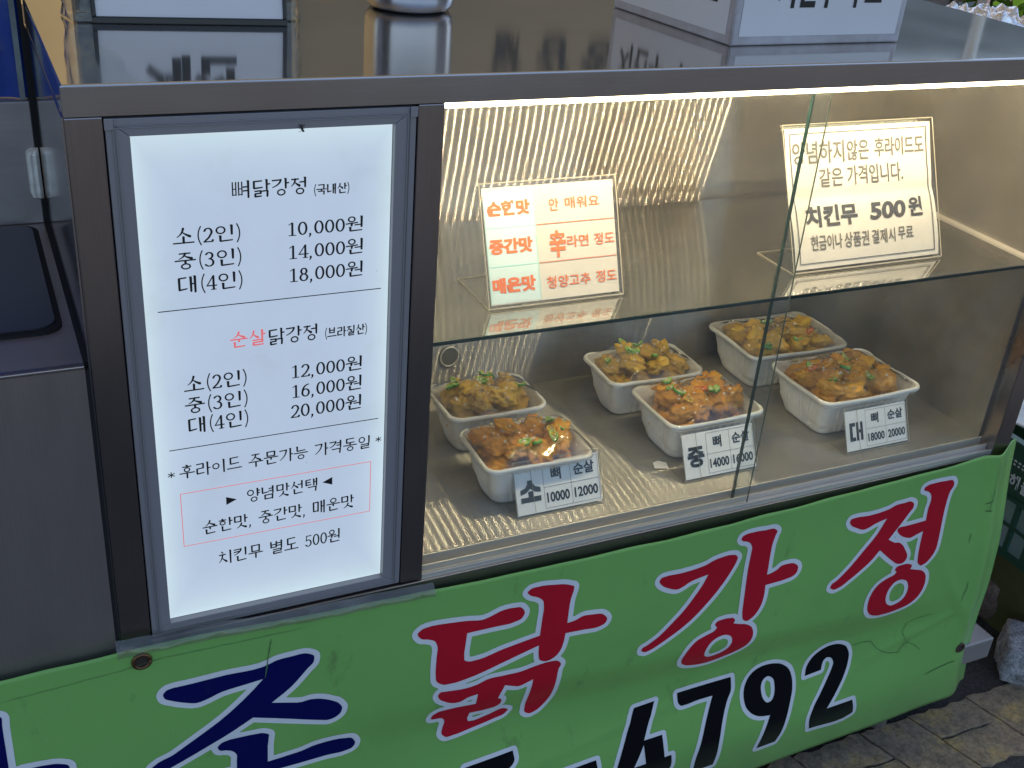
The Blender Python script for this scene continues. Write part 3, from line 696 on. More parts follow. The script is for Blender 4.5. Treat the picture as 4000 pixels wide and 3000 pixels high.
FILL=[('blue',[[2912,41419,2923,41503,2999,41652,3108,41776,3240,41881,3420,41939,3885,41998,4791,41967,5367,41971,8284,42048,8942,42032,10283,41931,10953,41907,11613,41941,12256,42063,12935,42289,13184,42337,13699,42380,14489,42372,15329,42404,15610,42386,15887,42321,16157,42188,16489,41970,16555,41902,16625,41744,16634,41557,16599,41280,16542,41113,16448,40975,15946,40526,14894,39378,14337,38855,13730,38390,12467,37553,14846,36806,15308,36731,15980,36792,16250,36778,16793,36666,17272,36500,17785,36250,18321,35930,18683,35674,18847,35517,18992,35333,19148,35092,19256,34838,19263,34638,19220,34438,19155,34262,19100,34160,18952,33992,18776,33863,18575,33755,18335,33683,18082,33654,17787,33671,17616,33714,15386,34536,13878,35134,10674,36349,8922,35390,7886,34871,5302,33676,4090,33141,3046,32710,2521,32454,2242,32382,2022,32369,1804,32415,1552,32524,1408,32640,1363,32718,1328,32885,1327,33081,1354,33251,1389,33327,1501,33442,1932,33736,2180,33848,2965,34090,3219,34194,3550,34368,6630,36293,7604,36930,8613,37678,9874,38726,10942,39708,11784,40577,8766,40357,8138,40286,7639,40170,6886,39901,6386,39766,6075,39699,5761,39683,5582,39708,5220,39817,4500,40125,3967,40389,3259,40807,3146,40887,3050,40987,2964,41161]]),('blue',[[7301,33678,7308,33761,7386,33910,7643,34153,7736,34200,7940,34258,8349,34335,8556,34349,10038,34280,11336,34161,11499,34116,11659,34040,11995,33835,12059,33765,12097,33682,12107,33578,11957,32231,11928,30106,14999,30246,15412,30311,16278,30523,16827,30587,17672,30614,18941,30589,19191,30555,19958,30370,20127,30305,20280,30211,20411,30075,20539,29869,20689,29509,20709,29282,20647,29053,20479,28770,20377,28672,20252,28606,19965,28538,19397,28469,19114,28480,17958,28633,17424,28656,14803,28683,11213,28802,9706,28810,9373,28787,8711,28689,8380,28659,8049,28672,7168,28906,6995,28986,6854,29102,6759,29266,6711,29454,6683,29666,6689,29845,6735,29951,6819,30023,6928,30070,7553,30232,7830,30255,8114,30249,8980,30201,8982,31299,9034,31949,9024,32103,8950,32337,8847,32509,8665,32733,8486,32880,8096,33078,7980,33119,7617,33187,7514,33241,7430,33337,7374,33443]]),('blue',[[-11043,43439,-10959,43496,-10745,43549,-10627,43548,-10404,43496,-10259,43431,-10117,43336,-10018,43207,-9993,43109,-9992,42993,-10056,42470,-10073,41950,-10132,38088,-10180,36696,-10184,35587,-10217,35085,-10297,34690,-10446,34458,-10628,34406,-10864,34436,-11128,34530,-11391,34669,-11626,34834,-11808,35006,-12009,35519,-11991,36235,-11834,37083,-11416,38906,-11308,39746,-11297,41730,-11215,42873,-11184,43109,-11129,43304]]),('blue',[[-9361,37051,-9226,37095,-9083,37108,-8476,37045,-7666,36998,-6704,36870,-6337,36776,-5759,36510,-5635,36429,-5534,36328,-5468,36201,-5431,35951,-5444,35659,-5492,35397,-5546,35258,-5713,35025,-6017,34749,-6289,34576,-6588,34489,-6905,34459,-7556,34467,-7872,34453,-8283,34360,-9189,34070,-9599,34001,-9927,34066,-10129,34331,-10182,34555,-10233,35149,-10199,35767,-10145,36023,-10064,36243,-9954,36453,-9822,36646,-9675,36815,-9519,36953]]),('red',[[26928,41288,26936,41391,26984,41486,27060,41571,27339,41776,27472,41845,27777,41913,28529,41950,29062,41918,30244,41789,31734,41597,32414,41476,33341,41246,33643,41201,33936,41195,34314,41251,34884,41394,35669,41668,35875,41712,36321,41761,36784,41767,37020,41749,37760,41662,37926,41625,38079,41559,38213,41452,38414,41179,38517,40971,38558,40754,38503,40516,38325,40218,38214,40113,38075,40041,37918,39992,37073,39849,36716,39837,35249,39927,32208,40005,32124,38957,31999,37792,31990,37492,32020,36898,32050,36720,32086,36646,32184,36550,32436,36410,32590,36348,32900,36304,33863,36317,34351,36380,35783,36711,36268,36804,37662,37001,40500,37359,40619,39387,40715,40450,40717,40721,40695,40999,40629,41521,40593,41645,40473,41855,40206,42110,39854,42365,39338,42586,39174,42675,39024,42794,38776,43055,38708,43180,38709,43246,38783,43368,38956,43518,39078,43592,39222,43634,39546,43657,40157,43664,40444,43646,41032,43569,42225,43363,42829,43234,43132,43137,43784,42855,43983,42730,44040,42648,44059,42458,44017,42074,43799,41234,43730,40744,43671,39713,43633,38123,44310,38188,44637,38246,45289,38512,45611,38559,45999,38537,46605,38436,47323,38349,47562,38293,47789,38197,47999,38046,48278,37757,48428,37543,48469,37443,48470,37255,48406,37073,48318,36918,48225,36813,48105,36737,47817,36642,47253,36545,46976,36549,46688,36578,45820,36689,43530,36846,43478,36129,43395,35563,43238,34927,43073,34559,42867,34264,42746,34131,42475,33911,42326,33830,42027,33715,41697,33656,41525,33665,41352,33709,41025,33858,40822,34002,40742,34088,40673,34207,40591,34495,40504,35147,40496,36091,38114,35499,34268,34508,33349,34306,32181,34128,31472,34056,31113,34050,30206,34114,30025,34144,29847,34200,29567,34369,29238,34662,29075,34893,28996,35164,28937,36099,28934,36434,28997,38032,29076,38875,29062,39157,29001,39442,28883,39791,28801,39945,28721,40039,28522,40183,28034,40427,27526,40568,27372,40644,27237,40761,27108,40927,26991,41116]]),('red',[[29325,32856,29349,32996,29462,33168,29591,33254,29697,33263,31734,32931,32563,32891,33081,32908,33586,32969,33794,33017,34601,33288,34811,33331,35113,33357,35744,33336,36390,33277,38324,33156,38966,33184,40238,33384,41367,33484,41918,33482,42636,33399,42781,33367,42921,33312,43112,33167,43291,32968,43378,32831,43414,32696,43398,32562,43223,32158,43183,32018,43141,31646,43097,30578,43087,29392,43049,28398,43007,27945,42907,27503,42832,27282,42646,26868,42537,26679,42290,26334,42002,26022,41842,25891,41669,25783,41220,25619,40937,25574,40792,25591,40648,25649,40402,25822,40250,25971,40133,26175,40083,26460,40033,27584,40216,31599,38986,31218,38663,31169,38493,31184,38274,31248,36906,31854,36571,31037,36292,30100,36633,29855,36757,29710,36793,29619,36827,29406,36805,29105,36767,29000,36706,28911,36540,28772,36356,28667,36227,28616,36086,28588,35117,28568,34750,28588,33269,28742,33152,28056,33150,27878,33179,27692,33245,27453,33296,27355,33342,27311,33461,27265,33989,27172,34312,27184,35906,27538,36596,27803,36943,27882,37295,27855,37654,27669,37895,27480,37972,27380,37982,27314,37930,27175,37792,26982,37613,26794,37383,26681,37118,26618,36550,26554,35440,26336,33728,26107,32475,25913,32157,25888,31648,25883,31265,25850,31076,25860,30894,25914,30723,26030,30517,26257,30397,26433,30316,26647,30308,26912,30364,27542,30485,28207,30483,28429,30428,28656,30348,28836,30254,29008,30038,29204,29745,29299,29135,29380,28923,29462,28841,29636,28859,29800,28902,29961,28957,30063,29031,30145,29218,30266,29599,30420,29796,30446,31151,30407,31667,30369,33777,30127,33831,31650,33098,31592,32745,31532,32590,31478,32149,31253,31997,31195,31836,31166,31453,31180,31188,31234,30898,31338,30576,31508,30259,31723,29755,32122,29546,32343,29465,32471,29375,32666]]),('red',[[54568,40552,54572,40711,54679,40928,54800,41038,54998,41091,55597,41143,55871,41141,57000,41070,57689,41078,58713,41127,59570,41208,60084,41273,60574,41384,61180,41634,61674,41766,62060,41828,62887,41905,63329,41917,63557,41897,64242,41745,64347,41695,64485,41580,64641,41372,64689,41239,64673,41082,64545,40651,64381,40273,63877,39348,63412,38597,62645,37528,62154,36916,61637,36326,60524,35134,59615,34248,58995,33733,58373,33279,57730,32853,56854,32313,56293,31994,55244,31457,54915,31318,54497,31195,54243,31140,54111,31144,53813,31250,53585,31397,53529,31504,53527,31614,53560,31768,53610,31852,53689,31907,54101,32038,54347,32170,55069,32592,55523,32910,55765,33109,56219,33546,57923,35343,58420,35926,58860,36496,59484,37385,60108,38330,60497,39001,60930,39994,59785,39836,58878,39671,58432,39525,57964,39269,57566,39109,57280,39023,56972,39006,56662,39076,56336,39203,55667,39531,55325,39735,55164,39854,54834,40169,54665,40366]]),('red',[[64764,43614,64744,43676,64753,43802,64824,43964,64876,44028,64948,44075,65126,44138,65474,44222,65646,44241,66643,44243,67191,44212,68030,44132,68669,44147,68883,44136,69094,44084,69300,43974,69471,43842,69612,43697,69653,43600,69651,43502,69500,43107,69346,42322,69272,41695,69256,40094,69280,37850,69866,37956,70427,38122,70716,38274,71020,38545,71249,38642,71565,38687,71909,38687,72524,38654,72826,38590,72976,38525,73202,38392,73523,38132,73651,37935,73684,37820,73705,37583,73661,37254,73615,37148,73482,36963,73318,36813,73182,36732,72848,36640,72049,36535,71535,36495,69316,36437,69396,35426,69404,34785,69386,34349,69336,33932,69258,33549,69150,33183,69008,32845,68827,32521,68610,32227,68483,32101,68341,31996,67981,31758,67846,31706,67702,31692,67548,31730,67307,31867,67151,31989,67003,32170,66943,32301,66735,33158,66663,33715,66542,35323,66441,37307,66396,39014,66404,39757,66451,40716,66464,41522,66491,41843,66469,42169,66412,42335,66265,42606,66139,42779,65990,42924,65809,43044,65525,43189,65030,43335,64876,43463]]),('red',[[63118,32447,63124,32595,63242,32787,63371,32894,63585,32950,64104,32980,64424,32980,64757,32946,65439,32815,65560,32759,65669,32675,65802,32523,65901,32360,65919,32277,65906,32200,65755,31915,66596,31571,67409,31329,67611,31251,67813,31149,68214,30899,68465,30699,68573,30587,68672,30457,68841,30162,68970,29853,69064,29543,69115,29068,69107,28771,69057,28412,69013,28242,68890,27930,68814,27790,68691,27620,68543,27473,68376,27344,67829,27013,67545,26863,66934,26626,65262,26167,64540,26017,64167,25972,63464,25958,62805,26004,62469,26050,62129,26114,61194,26350,60800,26502,60608,26613,60213,26898,59974,27126,59810,27367,59703,27626,59632,27889,59594,28168,59624,28462,59781,29051,59914,29391,60076,29706,60276,30021,60524,30334,60805,30607,61146,30842,61565,31017,62226,31237,62956,31425,63118,31497,63254,31601,63499,31972,63206,32297],[62631,28211,62598,28556,62623,28878,62685,29171,62826,29511,63032,29800,63280,30039,63542,30223,63688,30299,64002,30413,64480,30481,64814,30474,64985,30440,65158,30381,65413,30259,65673,30097,65886,29898,65957,29794,66068,29552,66172,29183,66196,28865,66151,28571,66068,28307,65909,28018,65688,27781,65436,27586,65120,27411,64764,27289,64382,27222,63827,27161,63634,27171,63439,27217,63165,27365,62994,27490,62840,27635,62781,27712,62707,27871]]),('red',[[80260,42383,80252,42527,80295,42659,80366,42763,80436,42812,80527,42840,81314,42884,81673,42868,82790,42757,83152,42743,84300,42785,85288,42885,85914,42986,86247,43080,86759,43299,87099,43372,87311,43391,88209,43393,88948,43456,89139,43429,89336,43353,89576,43218,89722,43110,89817,42986,89863,42763,89854,42430,89787,42266,89340,41703,88940,41095,88283,40168,87039,38536,87962,37936,88282,37807,88823,37712,89057,37600,89357,37389,89545,37231,89828,36931,90739,35627,90876,35326,90905,35195,90914,34939,90897,34819,90825,34613,90687,34436,90490,34305,90374,34265,90128,34247,89706,34335,89419,34453,89076,34679,88262,35310,87800,35692,86011,37259,85254,36289,84871,35888,84641,35678,84160,35279,83190,34527,81407,33275,81187,33164,80947,33082,80479,32935,80312,32910,80138,32921,79957,32984,79598,33197,79476,33327,79447,33444,79483,33683,79549,33845,79670,33966,80171,34223,80323,34322,80607,34567,81411,35354,81919,35905,82438,36519,83427,37787,84457,39015,84929,39662,85312,40330,85999,41722,85132,41555,84484,41395,84023,41252,83489,41024,83134,40928,82880,40884,82609,40892,82443,40931,82089,41070,80890,41678,80741,41781,80537,41973,80338,42225]]),('red',[[88126,39614,88153,39734,88281,39880,88433,39958,88560,39973,89148,39938,90795,39982,92476,40064,92378,41183,92353,41729,92368,41982,92485,42710,92483,42965,92430,43235,92339,43540,92248,43742,92183,43838,92031,44001,91654,44292,91531,44356,91120,44495,91013,44549,90944,44619,90906,44772,90919,44923,90952,44997,91085,45103,91514,45267,91698,45301,92758,45346,93519,45336,94284,45283,94798,45286,95044,45259,95262,45187,95435,45050,95512,44939,95637,44693,95698,44450,95670,44236,95583,44040,95365,43660,95297,43454,95253,43148,95204,42513,95194,41178,95302,39382,95497,37303,95582,35914,95574,35285,95531,34993,95428,34610,95285,34249,95198,34081,95005,33782,94798,33513,94542,33291,94078,33073,93965,33046,93846,33045,93723,33082,93542,33192,93267,33430,93084,33659,93010,33818,92760,34818,92650,35478,92523,36797,92454,38540,91361,38226,90822,38026,90677,37998,90519,37997,90197,38059,89848,38178,89501,38336,89204,38497,88909,38687,88646,38904,88419,39139,88218,39394,88153,39512]]),('red',[[89512,33409,89486,33485,89486,33561,89537,33704,89614,33822,89699,33895,89815,33941,90102,33977,90938,34001,91319,33947,91517,33885,91999,33689,92098,33622,92168,33546,92222,33391,92236,33234,92218,33121,92134,32920,93189,32549,93905,32341,94081,32269,94254,32175,94502,32000,94746,31794,94956,31577,95074,31418,95248,31073,95369,30722,95474,30336,95524,29913,95505,29319,95470,29057,95413,28805,95335,28565,95126,28124,94999,27925,94849,27735,94489,27405,94287,27260,93856,27004,93575,26870,92961,26661,92304,26509,91677,26393,91080,26306,90460,26262,89354,26283,89084,26312,88808,26366,88526,26454,88156,26599,87778,26782,87435,27020,87176,27285,86942,27590,86753,27893,86597,28277,86519,28658,86447,29289,86454,29796,86525,30268,86654,30722,86857,31158,86984,31357,87282,31707,87465,31857,87670,31987,88124,32203,88786,32455,89394,32589,89569,32662,89708,32772,89883,33050,89607,33293],[89464,28660,89354,28991,89292,29464,89288,29824,89353,30220,89480,30575,89648,30882,89854,31155,89977,31272,90115,31370,90271,31443,90586,31533,90948,31564,91141,31544,91340,31492,91629,31377,91931,31216,92070,31121,92291,30904,92459,30637,92646,30223,92759,29838,92799,29469,92788,29128,92716,28766,92575,28444,92379,28173,92256,28053,91964,27854,91621,27713,90993,27584,90835,27578,90671,27597,90501,27648,90115,27843,89867,28023,89765,28123,89644,28292]]),('black',[[60548,21991,68152,22052,68445,20628,68482,20292,68477,19980,68439,19773,68376,19581,68131,19037,67931,18424,67706,17545,67442,16163,67317,15186,67196,13662,67146,12738,67126,11482,67102,11074,67023,10500,66818,9621,63926,9499,63949,10504,63975,11163,64052,11887,64118,12279,64438,13802,64908,16351,65263,17915,65800,20002,63932,20048,63266,20029,62385,19941,62084,19931,61489,19948,61299,19981,61148,20080,61028,20205,60865,20413,60728,20659,60652,20917]]),('black',[[70561,18007,70472,18468,70423,19128,70442,19579,70475,19814,70581,20258,70819,20895,71045,21321,71325,21689,71490,21842,71677,21975,71884,22089,72106,22183,72587,22317,72839,22357,73357,22387,73912,22348,74492,22230,75232,21989,75735,21753,76180,21466,76587,21152,76783,20978,77125,20604,77256,20413,77477,19999,77728,19365,77820,19069,77930,18488,77990,17652,77988,17288,77957,16939,77493,14336,77229,13092,77009,12142,76837,11526,76655,11043,76211,10137,73360,9972,74693,14804,74045,14883,73546,14975,72984,15128,72442,15395,71913,15755,71751,15896,71452,16205,71173,16552,70942,16907,70851,17087,70710,17457],[73164,18267,73078,18679,73038,19074,73053,19431,73118,19731,73231,19998,73308,20109,73493,20264,73714,20372,73839,20400,73969,20402,74103,20370,74220,20316,74611,20039,74828,19816,74928,19658,75001,19483,75053,19298,75150,18745,75211,18280,75220,18054,75191,17634,75149,17446,75052,17159,74913,16905,74819,16809,74610,16712,74383,16674,74141,16705,74025,16760,73822,16939,73621,17187,73382,17576,73275,17854]]),('black',[[79872,18757,79897,19636,79978,20041,80156,20485,80392,20880,80682,21250,81045,21586,81456,21868,82113,22194,82590,22353,82844,22404,83111,22432,83619,22444,84163,22392,84445,22329,84732,22231,85182,22037,85645,21783,85860,21631,86052,21461,86204,21288,86478,20885,86700,20460,86786,20261,86871,19993,86916,19732,86922,19229,86848,18416,86778,18099,86576,17503,86345,16930,86194,16575,85848,15900,85071,14580,83967,12903,88215,12984,88445,12181,88530,11792,88620,11154,88612,11018,88576,10908,88521,10838,88356,10746,87134,10355,86084,10247,84961,10261,82662,10407,81561,10420,81346,11397,81283,11857,81283,12185,81318,12493,81459,13067,81776,13974,81944,14316,82521,15279,83435,16914,84041,18151,84196,18543,84365,19127,84390,19394,84358,19541,84256,19782,84107,20036,83932,20244,83827,20327,83579,20454,83330,20529,83108,20540,83002,20508,82822,20386,82681,20227,82622,20127,82579,20012,82524,19749,82477,19384,82446,18916]]),('black',[[54608,21724,57402,21850,56150,16940,58678,16944,59228,13582,60209,13603,60389,12488,60390,11870,60349,11630,60306,11536,60226,11456,60119,11407,59994,11379,59599,11318,60063,8483,57320,8572,56942,11363,52254,11350,52475,13498,52665,14600,52999,15914,53548,17826],[56126,16370,54970,13460,55790,13484,56613,13508]]),('black',[[44334,16212,49650,16403,49867,15379,49893,15139,49885,14920,49797,14623,49681,14343,44849,14164]]),('black',[[33177,20973,38952,21201,39142,20227,39156,20007,39128,19816,39066,19673,38893,19427,38515,19130,38030,19025,37476,19049,36306,19223,35759,19247,35595,18713,35531,18389,35552,18264,35649,18161,35812,18111,36478,18057,36687,17999,37154,17786,37395,17655,37626,17503,37839,17326,38024,17118,38174,16880,38310,16604,38529,15995,38661,15415,38689,15034,38656,14666,38576,14313,38461,13982,38181,13402,37981,13110,37740,12861,37468,12652,37173,12478,36865,12334,36553,12217,36249,12133,35929,12079,35598,12053,35260,12052,34574,12118,34247,12186,33914,12285,32574,12778,32770,14163,33926,13733,34206,13663,34474,13638,34731,13651,34991,13686,35244,13750,35477,13848,35681,13988,35844,14175,36067,14608,36155,14871,36209,15147,36215,15424,36157,15689,35961,16056,35825,16244,35526,16586,35383,16722,35160,16878,34925,16977,34684,17035,33710,17122,33457,17113,32465,16995]])]
